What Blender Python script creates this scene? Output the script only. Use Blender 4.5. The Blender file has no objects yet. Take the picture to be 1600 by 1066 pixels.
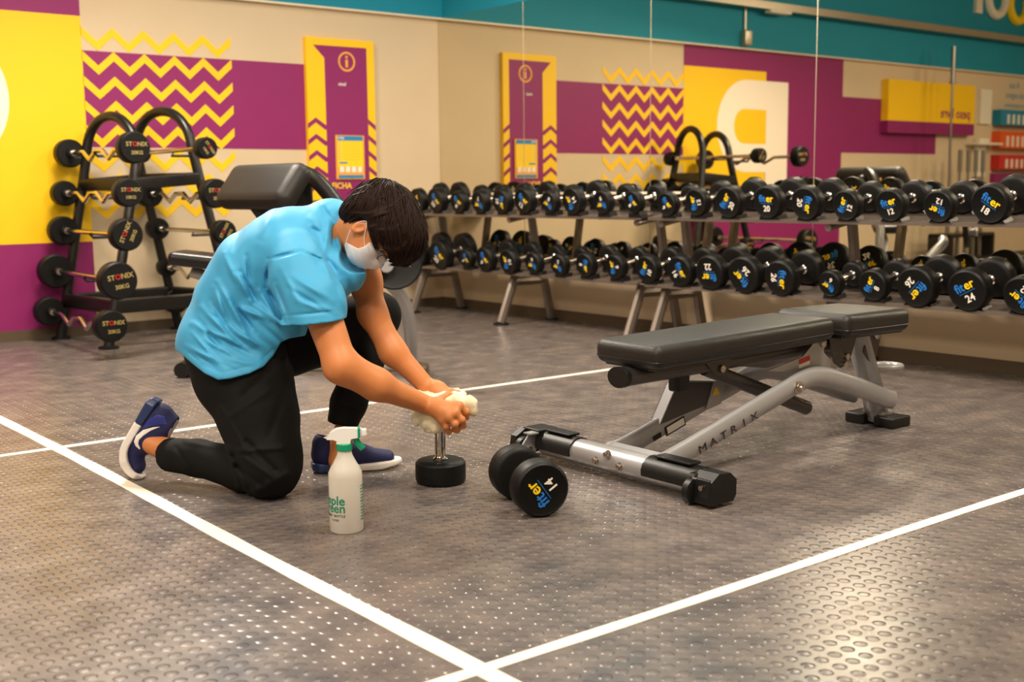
import bpy, math, random
import numpy as np
from mathutils import Vector, Matrix, Quaternion
random.seed(7); rng = np.random.default_rng(7)
sc = bpy.context.scene
COL = sc.collection

# ------------------------------------------------------------------ camera
F_PX = 1824.17; CAM = np.array([-5.4113, -7.7322, 0.93])
_pi, _ro, _ya = 0.12991, 0.010874, 0.66902
_fw = np.array([math.sin(_ya)*math.cos(_pi), math.cos(_ya)*math.cos(_pi), -math.sin(_pi)])
_r = np.array([math.cos(_ya), -math.sin(_ya), 0.0]); _d = np.cross(_fw, _r)
_r2 = _r*math.cos(_ro)+_d*math.sin(_ro); _d2 = -_r*math.sin(_ro)+_d*math.cos(_ro)
cd = bpy.data.cameras.new('camera'); cam = bpy.data.objects.new('camera', cd); COL.objects.link(cam)
M = Matrix(((_r2[0], -_d2[0], -_fw[0]), (_r2[1], -_d2[1], -_fw[1]), (_r2[2], -_d2[2], -_fw[2]))).to_4x4()
M.translation = Vector(CAM); cam.matrix_world = M
cd.sensor_width = 36; cd.lens = F_PX/1600*36; cd.clip_start = 0.05; cd.clip_end = 60
cd.dof.use_dof = True; cd.dof.focus_distance = 3.7; cd.dof.aperture_fstop = 3.2
sc.camera = cam

# ------------------------------------------------------------------ world, exposure, lights
sc.view_settings.view_transform = 'Standard'; sc.view_settings.look = 'None'
sc.view_settings.exposure = -0.06; sc.view_settings.gamma = 1.0; sc.view_settings.use_curve_mapping = False
w = bpy.data.worlds.new('world'); sc.world = w; w.use_nodes = True
w.node_tree.nodes['Background'].inputs[0].default_value = (1.0, 0.90, 0.80, 1)
w.node_tree.nodes['Background'].inputs[1].default_value = 0.025
def area(name, loc, sx, sy, power, color=(1.0, 0.88, 0.74), target=None):
    l = bpy.data.lights.new(name, 'AREA'); l.shape = 'RECTANGLE'; l.size = sx; l.size_y = sy
    l.energy = power; l.color = color
    o = bpy.data.objects.new(name, l); COL.objects.link(o); o.location = loc
    if target is not None:
        o.rotation_euler = (Vector(target)-Vector(loc)).to_track_quat('-Z', 'Y').to_euler()
    return o
area('ceiling_lamp', (-3.3, -1.7, 3.3), 1.0, 0.4, 230, target=(-3.0, -3.6, 0))
area('ceiling_lamp', (-0.9, -3.0, 3.3), 0.5, 1.2, 55)
area('ceiling_lamp', (-7.4, -3.8, 3.3), 1.2, 0.5, 105)
area('ceiling_lamp', (-5.2, -6.3, 3.3), 1.2, 0.6, 90, target=(-4.3, -3.5, 0.3))
area('ceiling_lamp', (-2.6, -6.4, 3.3), 1.2, 0.5, 135, target=(-0.4, -3.5, 0.3))
area('ceiling_lamp', (-7.6, -8.6, 3.3), 1.2, 0.5, 60, target=(-4.5, -5.0, 0.3))

# ------------------------------------------------------------------ pixel helpers (turn a photo pixel into a point of the room)
def ray(x, y): return _fw+_r2*(x-800)/F_PX+_d2*(y-533)/F_PX
def atZ(x, y, z=0.0): R = ray(x, y); return CAM+R*((z-CAM[2])/R[2])
def atX(x, y, X0=0.0): R = ray(x, y); return CAM+R*((X0-CAM[0])/R[0])
def atY(x, y, Y0=0.0): R = ray(x, y); return CAM+R*((Y0-CAM[1])/R[1])
def W(x, y, dep): return CAM+ray(x, y)*dep
RH = np.array([_r[0], _r[1], 0.0]); FH = np.array([math.sin(_ya), math.cos(_ya), 0.0]); ZZ = np.array([0, 0, 1.0])

# ------------------------------------------------------------------ materials
def lin(c):
    return tuple((v/12.92 if v <= 0.04045 else ((v+0.055)/1.055)**2.4) for v in [k/255 for k in c])
MATS = {}
def mat(name, rgb, rough=0.5, metal=0.0, bump=0.0, bscale=60, spec=0.5, coat=0.0, vary=0.0, vscale=6, sheen=0.0, trans=0.0, sss=0.0, alpha=None):
    m = bpy.data.materials.new(name); m.use_nodes = True; nt = m.node_tree; b = nt.nodes['Principled BSDF']
    c = lin(rgb)+(1,)
    b.inputs['Base Color'].default_value = c; b.inputs['Roughness'].default_value = rough
    b.inputs['Metallic'].default_value = metal; b.inputs['Specular IOR Level'].default_value = spec
    b.inputs['Coat Weight'].default_value = coat
    if sheen: b.inputs['Sheen Weight'].default_value = sheen
    if trans: b.inputs['Transmission Weight'].default_value = trans
    if sss:
        b.inputs['Subsurface Weight'].default_value = sss; b.inputs['Subsurface Radius'].default_value = (0.02, 0.008, 0.004)
        b.inputs['Subsurface Scale'].default_value = 0.5
    tc = nt.nodes.new('ShaderNodeTexCoord')
    if bump:
        n = nt.nodes.new('ShaderNodeTexNoise'); n.inputs['Scale'].default_value = bscale; n.inputs['Detail'].default_value = 4
        bp = nt.nodes.new('ShaderNodeBump'); bp.inputs['Strength'].default_value = bump; bp.inputs['Distance'].default_value = 0.01
        nt.links.new(tc.outputs['Object'], n.inputs['Vector']); nt.links.new(n.outputs['Fac'], bp.inputs['Height']); nt.links.new(bp.outputs['Normal'], b.inputs['Normal'])
    if vary:
        n = nt.nodes.new('ShaderNodeTexNoise'); n.inputs['Scale'].default_value = vscale; n.inputs['Detail'].default_value = 5
        mx = nt.nodes.new('ShaderNodeMix'); mx.data_type = 'RGBA'
        mx.inputs[6].default_value = tuple(v*(1-vary) for v in c[:3])+(1,); mx.inputs[7].default_value = tuple(min(1, v*(1+vary)) for v in c[:3])+(1,)
        nt.links.new(tc.outputs['Object'], n.inputs['Vector']); nt.links.new(n.outputs['Fac'], mx.inputs[0]); nt.links.new(mx.outputs[2], b.inputs['Base Color'])
    MATS[name] = m; return m
mat('beige', (212, 190, 156), 0.75, bump=0.05, bscale=30, vary=0.05, vscale=2.5)
mat('purple', (140, 24, 96), 0.55, vary=0.05, vscale=2)
mat('yellow', (252, 200, 0), 0.55, vary=0.03, vscale=2)
mat('teal', (8, 136, 160), 0.7, bump=0.04, bscale=40, vary=0.05, vscale=2)
mat('cream_letter', (250, 236, 214), 0.6)
mat('baseboard', (88, 73, 54), 0.5, vary=0.1)
mat('ceiling', (215, 205, 190), 0.9)
mat('trim_white', (244, 226, 196), 0.35)
mat('rubber', (8, 7, 6), 0.5, spec=0.3, bump=0.05, bscale=200, vary=0.15)
mat('rubber_face', (4, 4, 4), 0.5, spec=0.25)
mat('chrome', (205, 200, 195), 0.14, 1.0)
mat('steel_grey', (166, 164, 164), 0.36, 0.4, vary=0.04)
mat('rack_metal', (134, 122, 112), 0.35, 0.6, vary=0.08)
mat('black_metal', (24, 21, 19), 0.35, 0.1)
mat('black_plastic', (14, 13, 12), 0.45, spec=0.4, bump=0.05, bscale=150)
mat('dark_grey_metal', (78, 74, 72), 0.4, 0.4)
mat('vinyl', (32, 28, 25), 0.48, bump=0.12, bscale=180, spec=0.45)
mat('vinyl_side', (20, 18, 17), 0.34, bump=0.05, bscale=120)
mat('logo_blue', (28, 120, 205), 0.5); mat('logo_yellow', (255, 214, 20), 0.5); mat('logo_white', (245, 236, 222), 0.5)
mat('text_grey', (34, 33, 34), 0.5); mat('text_gold', (170, 150, 90), 0.5); mat('logo_red', (190, 35, 25), 0.5)
mat('poster_blue', (28, 135, 185), 0.5); mat('poster_white', (240, 235, 220), 0.5); mat('sign_orange', (244, 170, 60), 0.5)
mat('bin_teal', (25, 130, 160), 0.5); mat('bin_orange', (225, 90, 25), 0.5); mat('bin_red', (200, 40, 35), 0.5)
mat('tape', (250, 240, 218), 0.55, bump=0.1, bscale=100, vary=0.05, vscale=30)
mat('bolt', (190, 180, 168), 0.25, 1.0)
mat('shirt', (58, 160, 206), 0.62, bump=0.03, bscale=900, sheen=0.08)
mat('pants', (9, 8, 7), 0.8, bump=0.05, bscale=700, spec=0.25)
mat('skin', (208, 130, 74), 0.5, bump=0.06, bscale=220, vary=0.07, vscale=14, sss=0.06)
mat('lip', (165, 85, 65), 0.5); mat('eye_white', (225, 215, 205), 0.2); mat('eye_dark', (30, 18, 12), 0.15)
mat('nail', (225, 165, 130), 0.3)
mat('hair', (31, 16, 9), 0.6, spec=0.15, vary=0.25, vscale=40)
mat('mask_white', (226, 220, 218), 0.8, bump=0.04, bscale=500)
mat('shoe_navy', (20, 24, 74), 0.7, bump=0.25, bscale=500)
mat('shoe_blue', (38, 48, 130), 0.45, bump=0.05, bscale=100)
mat('sole_blue', (42, 58, 98), 0.35)
mat('shoe_white', (240, 232, 222), 0.5)
mat('sock', (205, 200, 190), 0.8, bump=0.1, bscale=500)
mat('cloth', (238, 226, 190), 0.9, bump=0.25, bscale=420, sheen=0.2)
mat('bottle_white', (250, 246, 240), 0.3, trans=0.0, sss=0.0)
mat('spray_white', (248, 246, 242), 0.3); mat('spray_green', (0, 150, 105), 0.35); mat('label_green', (0, 135, 105), 0.5)
mat('glass_frame', (35, 28, 25), 0.3); 
mat('steel_bar', (150, 146, 138), 0.3, 0.9); mat('duct', (190, 178, 155), 0.3, 0.7)
mat('box_white', (236, 226, 205), 0.5)
g = mat('lens', (255, 255, 255), 0.02, trans=1.0)
# mirror
m = mat('mirror', (226, 220, 202), 0.0, 1.0)
# bottle translucency
m = MATS['bottle_white']; nt = m.node_tree; b = nt.nodes['Principled BSDF']
tr = nt.nodes.new('ShaderNodeBsdfTranslucent'); tr.inputs[0].default_value = lin((240, 232, 215))+(1,)
ms = nt.nodes.new('ShaderNodeMixShader'); ms.inputs[0].default_value = 0.5
nt.links.new(b.outputs[0], ms.inputs[1]); nt.links.new(tr.outputs[0], ms.inputs[2]); nt.links.new(ms.outputs[0], nt.nodes['Material Output'].inputs[0])
# plate of rubber floor with round studs on a square grid
def floor_material():
    m = bpy.data.materials.new('floor'); m.use_nodes = True; nt = m.node_tree; N = nt.nodes; L = nt.links
    b = N['Principled BSDF']; tc = N.new('ShaderNodeTexCoord')
    def math_(op, a, bb=None, cc=None):
        n = N.new('ShaderNodeMath'); n.operation = op
        for i, v in enumerate((a, bb, cc)):
            if v is None: continue
            if isinstance(v, (int, float)): n.inputs[i].default_value = v
            else: L.new(v, n.inputs[i])
        return n.outputs[0]
    sx = N.new('ShaderNodeSeparateXYZ'); L.new(tc.outputs['Object'], sx.inputs[0])
    S = 0.0425
    fx = math_('SUBTRACT', math_('FRACT', math_('DIVIDE', math_('ADD', sx.outputs[0], 4.017+40*S), S)), 0.5)
    fy = math_('SUBTRACT', math_('FRACT', math_('DIVIDE', math_('ADD', sx.outputs[1], 5.890+40*S), S)), 0.5)
    r = math_('SQRT', math_('ADD', math_('MULTIPLY', fx, fx), math_('MULTIPLY', fy, fy)))
    mr = N.new('ShaderNodeMapRange'); mr.interpolation_type = 'SMOOTHSTEP'
    mr.inputs[1].default_value = 0.36; mr.inputs[2].default_value = 0.24; L.new(r, mr.inputs[0])
    dome = math_('MULTIPLY', math_('SUBTRACT', 0.3, r), 0.8)
    no = N.new('ShaderNodeTexNoise'); no.inputs['Scale'].default_value = 1.3; no.inputs['Detail'].default_value = 6
    L.new(tc.outputs['Object'], no.inputs['Vector'])
    # worn patches: the studs are flattened in places
    wr = N.new('ShaderNodeMapRange'); wr.inputs[1].default_value = 0.36; wr.inputs[2].default_value = 0.5; wr.inputs[3].default_value = 0.35; wr.inputs[4].default_value = 1.0
    L.new(no.outputs['Fac'], wr.inputs[0])
    h = math_('MULTIPLY', math_('ADD', mr.outputs[0], math_('MULTIPLY', dome, mr.outputs[0])), wr.outputs[0])
    n2 = N.new('ShaderNodeTexNoise'); n2.inputs['Scale'].default_value = 9; n2.inputs['Detail'].default_value = 5; L.new(tc.outputs['Object'], n2.inputs['Vector'])
    h2 = math_('ADD', h, math_('MULTIPLY', n2.outputs['Fac'], 0.10))
    bp = N.new('ShaderNodeBump'); bp.inputs['Strength'].default_value = 0.9; bp.inputs['Distance'].default_value = 0.003
    L.new(h2, bp.inputs['Height']); L.new(bp.outputs[0], b.inputs['Normal'])
    cr = N.new('ShaderNodeValToRGB'); cr.color_ramp.elements[0].position = 0.3; cr.color_ramp.elements[1].position = 0.7
    cr.color_ramp.elements[0].color = lin((90, 84, 84))+(1,); cr.color_ramp.elements[1].color = lin((122, 111, 104))+(1,)
    L.new(n2.outputs['Fac'], cr.inputs[0]); L.new(cr.outputs[0], b.inputs['Base Color'])
    rr = N.new('ShaderNodeMapRange'); rr.inputs[3].default_value = 0.17; rr.inputs[4].default_value = 0.34; L.new(n2.outputs['Fac'], rr.inputs[0])
    L.new(rr.outputs[0], b.inputs['Roughness']); b.inputs['Specular IOR Level'].default_value = 0.55
    MATS['floor'] = m
floor_material()

# ------------------------------------------------------------------ object helpers
def tag(o, label=None, cat=None, group=None, kind=None):
    if label: o['label'] = label
    if cat: o['category'] = cat
    if group: o['group'] = group
    if kind: o['kind'] = kind
    return o
def empty(name, loc, label=None, cat=None, group=None, rot=None):
    o = bpy.data.objects.new(name, None); COL.objects.link(o); o.empty_display_size = 0.05
    o.location = Vector(loc)
    if rot is not None: o.rotation_euler = rot
    return tag(o, label, cat, group)
def nrm(v): v = np.array(v, float); return v/np.linalg.norm(v)
def frame(axis, up=(0, 0, 1)):
    a = nrm(axis); u = np.array(up, float)
    if abs(a@nrm(u)) > 0.99: u = np.array([1.0, 0, 0])
    s = nrm(np.cross(u, a)); t = np.cross(a, s)
    return s, t, a
_text_cache = {}
def text_tris(s, bold=True):
    if s in _text_cache: return _text_cache[s]
    cu = bpy.data.curves.new('t', 'FONT'); cu.body = s; cu.size = 1.0; cu.resolution_u = 3; cu.offset = 0.018 if bold else 0.0
    o = bpy.data.objects.new('t', cu); COL.objects.link(o)
    me = bpy.data.meshes.new_from_object(o.evaluated_get(bpy.context.evaluated_depsgraph_get()))
    V = np.array([v.co[:] for v in me.vertices]); Fs = [tuple(p.vertices) for p in me.polygons]
    bpy.data.objects.remove(o); bpy.data.curves.remove(cu); bpy.data.meshes.remove(me)
    _text_cache[s] = (V, Fs); return V, Fs
class MB:
    def __init__(s): s.v = []; s.f = []; s.m = []; s.mats = []
    def mi(s, name):
        if name not in s.mats: s.mats.append(name)
        return s.mats.index(name)
    def add(s, V, F, m):
        o = len(s.v); k = s.mi(m)
        s.v += [tuple(map(float, p)) for p in V]
        for f in F: s.f.append(tuple(int(i)+o for i in f)); s.m.append(k)
        return s
    def box(s, c, size, m, axes=None, bev=0.0):
        c = np.array(c, float); h = np.array(size, float)/2
        A = np.eye(3) if axes is None else np.array(axes, float)
        if bev <= 0:
            P = [c+A[0]*h[0]*i+A[1]*h[1]*j+A[2]*h[2]*k for i in (-1, 1) for j in (-1, 1) for k in (-1, 1)]
            return s.add(P, [(0, 1, 3, 2), (4, 6, 7, 5), (0, 4, 5, 1), (2, 3, 7, 6), (0, 2, 6, 4), (1, 5, 7, 3)], m)
        bev = min(bev, min(h)*0.98)
        # rounded box: superposed sphere directions on shrunken box
        n = 4; V = []; F = []
        us = []
        for ax in range(3):
            for sg in (-1, 1):
                i0 = len(V); o1, o2 = (ax+1) % 3, (ax+2) % 3
                t = np.concatenate([-1-0*np.arange(0), np.linspace(-1, 0, n)-0, np.linspace(0, 1, n)])
                for a_ in range(2*n):
                    for b_ in range(2*n):
                        ia = -1 if a_ < n else 1; ib = -1 if b_ < n else 1
                        ta = math.tan((t[a_])*math.pi/4) if a_ < n else math.tan(t[a_]*math.pi/4)
                        tb = math.tan(t[b_]*math.pi/4)
                        dv = np.zeros(3); dv[ax] = sg; dv[o1] = ta; dv[o2] = tb; dv = dv/np.linalg.norm(dv)
                        core = np.zeros(3); core[ax] = sg*(h[ax]-bev); core[o1] = ia*(h[o1]-bev); core[o2] = ib*(h[o2]-bev)
                        q = core+dv*bev; V.append(c+A[0]*q[0]+A[1]*q[1]+A[2]*q[2])
                w_ = 2*n
                for a_ in range(w_-1):
                    for b_ in range(w_-1):
                        q = (i0+a_*w_+b_, i0+(a_+1)*w_+b_, i0+(a_+1)*w_+b_+1, i0+a_*w_+b_+1)
                        F.append(q if sg > 0 else q[::-1])
        return s.add(V, F, m)
    def lathe(s, prof, origin, axis, m, n=24, mats=None, up=(0, 0, 1), caps=True, sx=1.0):
        # prof: list of (t along axis, radius)
        S, T, A = frame(axis, up); O = np.array(origin, float); V = []; F = []
        for t, r in prof:
            for k in range(n):
                a = 2*math.pi*k/n; V.append(O+A*t+S*(r*math.cos(a)*sx)+T*(r*math.sin(a)))
        o = len(s.v); s.v += [tuple(p) for p in V]
        for i in range(len(prof)-1):
            k_ = s.mi(mats[i] if mats else m)
            for k in range(n):
                a, b_ = i*n+k, i*n+(k+1) % n
                s.f.append((o+a, o+b_, o+b_+n, o+a+n)); s.m.append(k_)
        if caps:
            s.f.append(tuple(o+k for k in range(n))[::-1]); s.m.append(s.mi(mats[0] if mats else m))
            L_ = (len(prof)-1)*n; s.f.append(tuple(o+L_+k for k in range(n))); s.m.append(s.mi(mats[-1] if mats else m))
        return s
    def cyl(s, a, b, r, m, n=16, r2=None):
        a = np.array(a, float); b = np.array(b, float); L_ = np.linalg.norm(b-a); r2 = r if r2 is None else r2
        return s.lathe([(0, r), (L_, r2)], a, b-a, m, n)
    def tube(s, pts, r, m, n=12, rx=None, ry=None, up=(0, 0, 1), radii=None, smooth=0, caps=True):
        P = [np.array(p, float) for p in pts]
        for _ in range(smooth):
            Q = [P[0]]
            for i in range(len(P)-1): Q += [P[i]*0.75+P[i+1]*0.25, P[i]*0.25+P[i+1]*0.75]
            if radii is not None:
                R_ = [radii[0]]
                for i in range(len(P)-1): R_ += [radii[i]*0.75+radii[i+1]*0.25, radii[i]*0.25+radii[i+1]*0.75]
                radii = R_+[radii[-1]]
            P = Q+[P[-1]]
        V = []; u = np.array(up, float)
        for i, p in enumerate(P):
            d = nrm(P[min(i+1, len(P)-1)]-P[max(i-1, 0)])
            if i == 0:
                S, T, A = frame(d, u)
            else:
                S = nrm(S-d*(S@d)); T = np.cross(d, S)
            ra = radii[i] if radii is not None else r
            for k in range(n):
                a = 2*math.pi*k/n
                V.append(p+S*math.cos(a)*(rx or ra)+T*math.sin(a)*(ry or ra))
        F = []
        for i in range(len(P)-1):
            for k in range(n): F.append((i*n+k, i*n+(k+1) % n, (i+1)*n+(k+1) % n, (i+1)*n+k))
        if caps: F += [tuple(range(n))[::-1], tuple((len(P)-1)*n+k for k in range(n))]
        return s.add(V, F, m)
    def prism(s, poly, origin, xd, yd, th, m, mside=None):
        # polygon in plane (xd, yd), extruded by th along xd x yd
        O = np.array(origin, float); X = nrm(xd); Y = nrm(yd); Nn = np.cross(X, Y); n = len(poly)
        ar = sum(poly[i][0]*poly[(i+1) % n][1]-poly[(i+1) % n][0]*poly[i][1] for i in range(n))
        if ar < 0: poly = poly[::-1]
        V = [O+X*a+Y*b for a, b in poly]+[O+X*a+Y*b+Nn*th for a, b in poly]
        s.add(V, [tuple(range(n))[::-1], tuple(range(n, 2*n))], m)
        o = len(s.v)-2*n; k_ = s.mi(mside or m)
        for i in range(n):
            j = (i+1) % n; s.f.append((o+i, o+j, o+n+j, o+n+i)); s.m.append(k_)
        return s
    def text(s, txt, size, origin, xd, yd, m, align='c', th=0.0006, fn=None, bold=True, sxy=(1, 1)):
        V, Fs = text_tris(txt, bold); x0, x1 = V[:, 0].min(), V[:, 0].max()
        off = {'c': (x0+x1)/2, 'l': x0, 'r': x1}[align]
        X = nrm(xd); Y = nrm(yd); Nn = np.cross(X, Y); O = np.array(origin, float)
        n = len(V); A = []
        for lay in (0, th):
            for v in V:
                a = (v[0]-off)*size*sxy[0]; b_ = v[1]*size*sxy[1]
                A.append(fn(a, b_, lay) if fn else O+X*a+Y*b_+Nn*lay)
        F = [tuple(i+n for i in f) for f in Fs]
        cnt = {}
        for f in Fs:
            for i in range(len(f)): e = (f[i], f[(i+1) % len(f)]); cnt[e] = 1
        for (a, b_) in list(cnt):
            if (b_, a) not in cnt: F.append((a, b_, b_+n, a+n))
        s.add(A, F, m); return s
    def build(s, name, parent=None, smooth=35, origin=None):
        me = bpy.data.meshes.new(name)
        V = np.array(s.v)
        if origin is not None: V = V-np.array(origin)
        me.from_pydata(V.tolist(), [], s.f); 
        for mm in s.mats: me.materials.append(MATS[mm])
        me.polygons.foreach_set('material_index', s.m)
        if smooth:
            me.polygons.foreach_set('use_smooth', [True]*len(me.polygons))
            me.set_sharp_from_angle(angle=math.radians(smooth))
        me.validate(); me.update()
        o = bpy.data.objects.new(name, me); COL.objects.link(o)
        if origin is not None: o.location = Vector(origin)
        if parent is not None:
            o.parent = parent
        return o
def rot2(th): return math.cos(th), math.sin(th)
def copy_tree(o, parent=None):
    c = o.copy(); COL.objects.link(c)
    if parent is not None: c.parent = parent; c.matrix_parent_inverse = o.matrix_parent_inverse.copy()
    for ch in list(o.children): copy_tree(ch, c)
    return c
def local(parent, P):  # world point -> local for an unrotated empty
    return np.array(P)-np.array(parent.location)

# ------------------------------------------------------------------ the room
XL, YB, HC = -10.5, -10.5, 3.6
def struct(o): o['kind'] = 'structure'; return o
fl = MB(); fl.add([(XL, YB, 0), (0, YB, 0), (0, 0, 0), (XL, 0, 0)], [(0, 1, 2, 3)], 'floor')
fl.add([(XL, YB, -.05), (0, YB, -.05), (0, 0, -.05), (XL, 0, -.05)], [(3, 2, 1, 0)], 'floor')
struct(fl.build('floor', smooth=0))
c = MB().box(((XL)/2, YB/2, HC+0.05), (-XL+.4, -YB+.4, 0.1), 'ceiling').build('ceiling', smooth=0); struct(c)
TZ = 2.257
wl = MB(); wl.box((XL/2, 0.06, TZ/2), (-XL, 0.12, TZ), 'beige')
WL = struct(wl.build('wall_left', smooth=0))
ut = MB(); ut.box((XL/2, 0.03, (TZ+HC)/2), (-XL, 0.16, HC-TZ), 'teal'); UT = ut.build('upper_wall_panel', WL, smooth=0)
wr = MB(); wr.box((0.06, YB/2, TZ/2), (0.12, -YB, TZ), 'beige'); wr.box((0.06, YB/2, (TZ+HC)/2), (0.12, -YB, HC-TZ), 'teal')
WR = struct(wr.build('wall_right', smooth=0))
struct(MB().box((XL-.06, YB/2, HC/2), (0.12, -YB, HC), 'beige').build('wall_rear_left', smooth=0))
struct(MB().box((XL/2, YB-.06, HC/2), (-XL, 0.12, HC), 'beige').build('wall_rear', smooth=0))
struct(MB().box((XL/2, -0.006, 0.034), (-XL, 0.012, 0.068), 'baseboard').build('baseboard_left', smooth=0))
struct(MB().box((-0.008, YB/2, 0.034), (0.016, -YB, 0.068), 'baseboard').build('baseboard_right', smooth=0))
struct(MB().box((XL/2, -0.026, TZ-0.004), (-XL, 0.052, 0.012), 'trim_white').build('trim_1', smooth=0))

# mural on the left wall. u is the distance from the corner, so x = -u
def flat(name, poly, m, off, parent=WL, th=0.001):
    b_ = MB(); b_.prism([(-u, z) for u, z in poly], (0, -off+th, 0), (1, 0, 0), (0, 0, 1), th, m)   # xd x yd = -y
    return b_.build(name, parent, smooth=0)
flat('purple_band', [(1.16, 1.228), (2.80, 1.228), (2.80, 1.842), (1.16, 1.842)], 'purple', 0.0015)
flat('purple_field', [(2.797, 0.068), (5.242, 0.068), (5.242, TZ-.012), (2.797, TZ-.012)], 'purple', 0.002)
flat('purple_band', [(5.242, 1.272), (7.04, 1.272), (7.04, 1.862), (5.242, 1.862)], 'purple', 0.0015)
flat('yellow_field', [(2.797, 0.615), (3.985, 0.615), (3.985, 2.055), (2.797, 2.055)], 'yellow', 0.003)
def zigzag(zt):
    p = 1.035/5; top = []; 
    for i in range(11):
        u = 1.765+i*p/2; top.append((u, zt if i % 2 == 0 else zt-0.092))
    return top+[(u, z-0.058) for u, z in top[::-1]]
for i, zt in enumerate([1.996, 1.842, 1.685, 1.529, 1.373, 1.217, 1.06, 0.905]):
    flat('yellow_zigzag', zigzag(zt), 'yellow', 0.003)
# big letter: stem plus bowl
def arc(cu, cz, ru, rz, a0, a1, n=16): return [(cu+ru*math.cos(math.radians(a0+(a1-a0)*i/n)), cz+rz*math.sin(math.radians(a0+(a1-a0)*i/n))) for i in range(n+1)]
outer = [(4.33, 0.78), (4.33, 1.965)]+arc(3.70, 1.516, 0.435, 0.449, 90, 180)+arc(3.70, 1.516, 0.435, 0.449, 180, 270)+[(3.99, 1.067), (3.99, 0.78)]
inner = [(3.99, 1.345), (3.99, 1.682)]+arc(3.66, 1.515, 0.15, 0.167, 90, 180, 8)+arc(3.66, 1.515, 0.15, 0.168, 180, 270, 8)
flat('cream_letter', outer, 'cream_letter', 0.0045)
flat('yellow_counter', inner, 'yellow', 0.006)

# tall information sign on the left wall
sg = empty('information_sign', (-0.91, 0, 0.9), 'tall purple and yellow sign board with a circled i, left of the wall corner', 'sign')
def sgp(name, poly, m, off, th=0.001, mside=None):
    b_ = MB(); b_.prism([(-u, z) for u, z in poly], (0, -off+th, 0), (1, 0, 0), (0, 0, 1), th, m, mside)
    return b_.build(name, sg, smooth=0)
U0, U1, S0, S1 = 1.2, 0.624, 0.86, 2.037
def place(o, par): o.location = Vector(-np.array(par.location)); return o
place(sgp('board', [(U0, S0), (U1, S0), (U1, S1), (U0, S1)], 'purple', 0.034, 0.034, 'yellow'), sg)
place(sgp('border', [(U0, S0), (U0, S1), (U1, S1), (U1, S0), (.688, S0), (.688, 1.985), (1.141, 1.983), (1.049, 1.893), (1.049, S0)], 'yellow', 0.0355), sg)
b_ = MB()
for k in range(5):
    z = 1.462-k*0.1175
    for poly in ([(1.2, z-.045), (1.135, z+.0), (1.049, z-.055), (1.049, z-.085), (1.06, z-.088), (1.135, z-.036), (1.2, z-.082)],
                 [(.688, z-.0), (.624, z-.048), (.624, z-.085), (.688, z-.037)]):
        b_.prism([(-u, zz) for u, zz in poly], (0, -0.0357, 0), (1, 0, 0), (0, 0, 1), 0.0008, 'purple')
ring = [(-0.862+0.072*math.cos(a), 1.876+0.072*math.sin(a)) for a in np.linspace(0, 2*math.pi, 33)[:-1]]
for i in range(32):
    p, q = ring[i], ring[(i+1) % 32]; s_ = 0.80
    pi_ = (-0.862+(p[0]+0.862)*s_, 1.876+(p[1]-1.876)*s_); qi = (-0.862+(q[0]+0.862)*s_, 1.876+(q[1]-1.876)*s_)
    b_.prism([p, q, qi, pi_], (0, -0.0365, 0), (1, 0, 0), (0, 0, 1), 0.0008, 'sign_orange')
b_.prism([(-.872, 1.835), (-.852, 1.835), (-.852, 1.892), (-.872, 1.892)], (0, -0.0365, 0), (1, 0, 0), (0, 0, 1), 0.0008, 'sign_orange')
b_.prism([(-.872, 1.902), (-.852, 1.902), (-.852, 1.918), (-.872, 1.918)], (0, -0.0365, 0), (1, 0, 0), (0, 0, 1), 0.0008, 'sign_orange')
b_.text('nível', 0.035, (-0.905, -0.0360, 1.70), (1, 0, 0), (0, 0, 1), 'poster_white')
b_.text('FICHA', 0.06, (-0.93, -0.0360, 0.945), (1, 0, 0), (0, 0, 1), 'logo_yellow')
place(b_.build('emblem', sg, smooth=0), sg)
po = empty('instruction_poster', (-0.85, -0.04, 1.02), 'small framed poster with yellow list and four white boxes, on the tall purple sign', 'poster')
b_ = MB(); b_.box((-0.857, -0.041, 1.175), (0.245, 0.008, 0.325), 'sign_orange'); place(b_.build('backing', po, smooth=0), po)
b_ = MB()
def pr_(u, z, w_, h_, m_): b_.box((-u, -0.0462, z), (w_, 0.0024, h_), m_)
pr_(.857, 1.18, .215, .30, 'logo_yellow'); b_.box((-.857, -.048, 1.315), (.215, .002, .034), 'poster_blue'); b_.box((-.857, -.048, 1.032), (.215, .002, .022), 'poster_blue')
b_.box((-.857, -.0475, 1.075), (.215, .002, .062), 'sign_orange')
for k in range(4): b_.box((-.935+k*.052, -.049, 1.085), (.036, .002, .04), 'poster_white')
b_.box((-.92, -.0485, 1.135), (.07, .002, .012), 'poster_blue')
for k in range(7): b_.box((-.85, -.048, 1.285-k*.021), (.15, .0012, .003), 'sign_orange'); b_.box((-.95, -.048, 1.285-k*.021), (.008, .0012, .01), 'poster_blue')
b_.text('FITER', 0.022, (-.935, -.0495, 1.308), (1, 0, 0), (0, 0, 1), 'poster_white')
place(b_.build('print', po, smooth=0), po)

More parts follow.
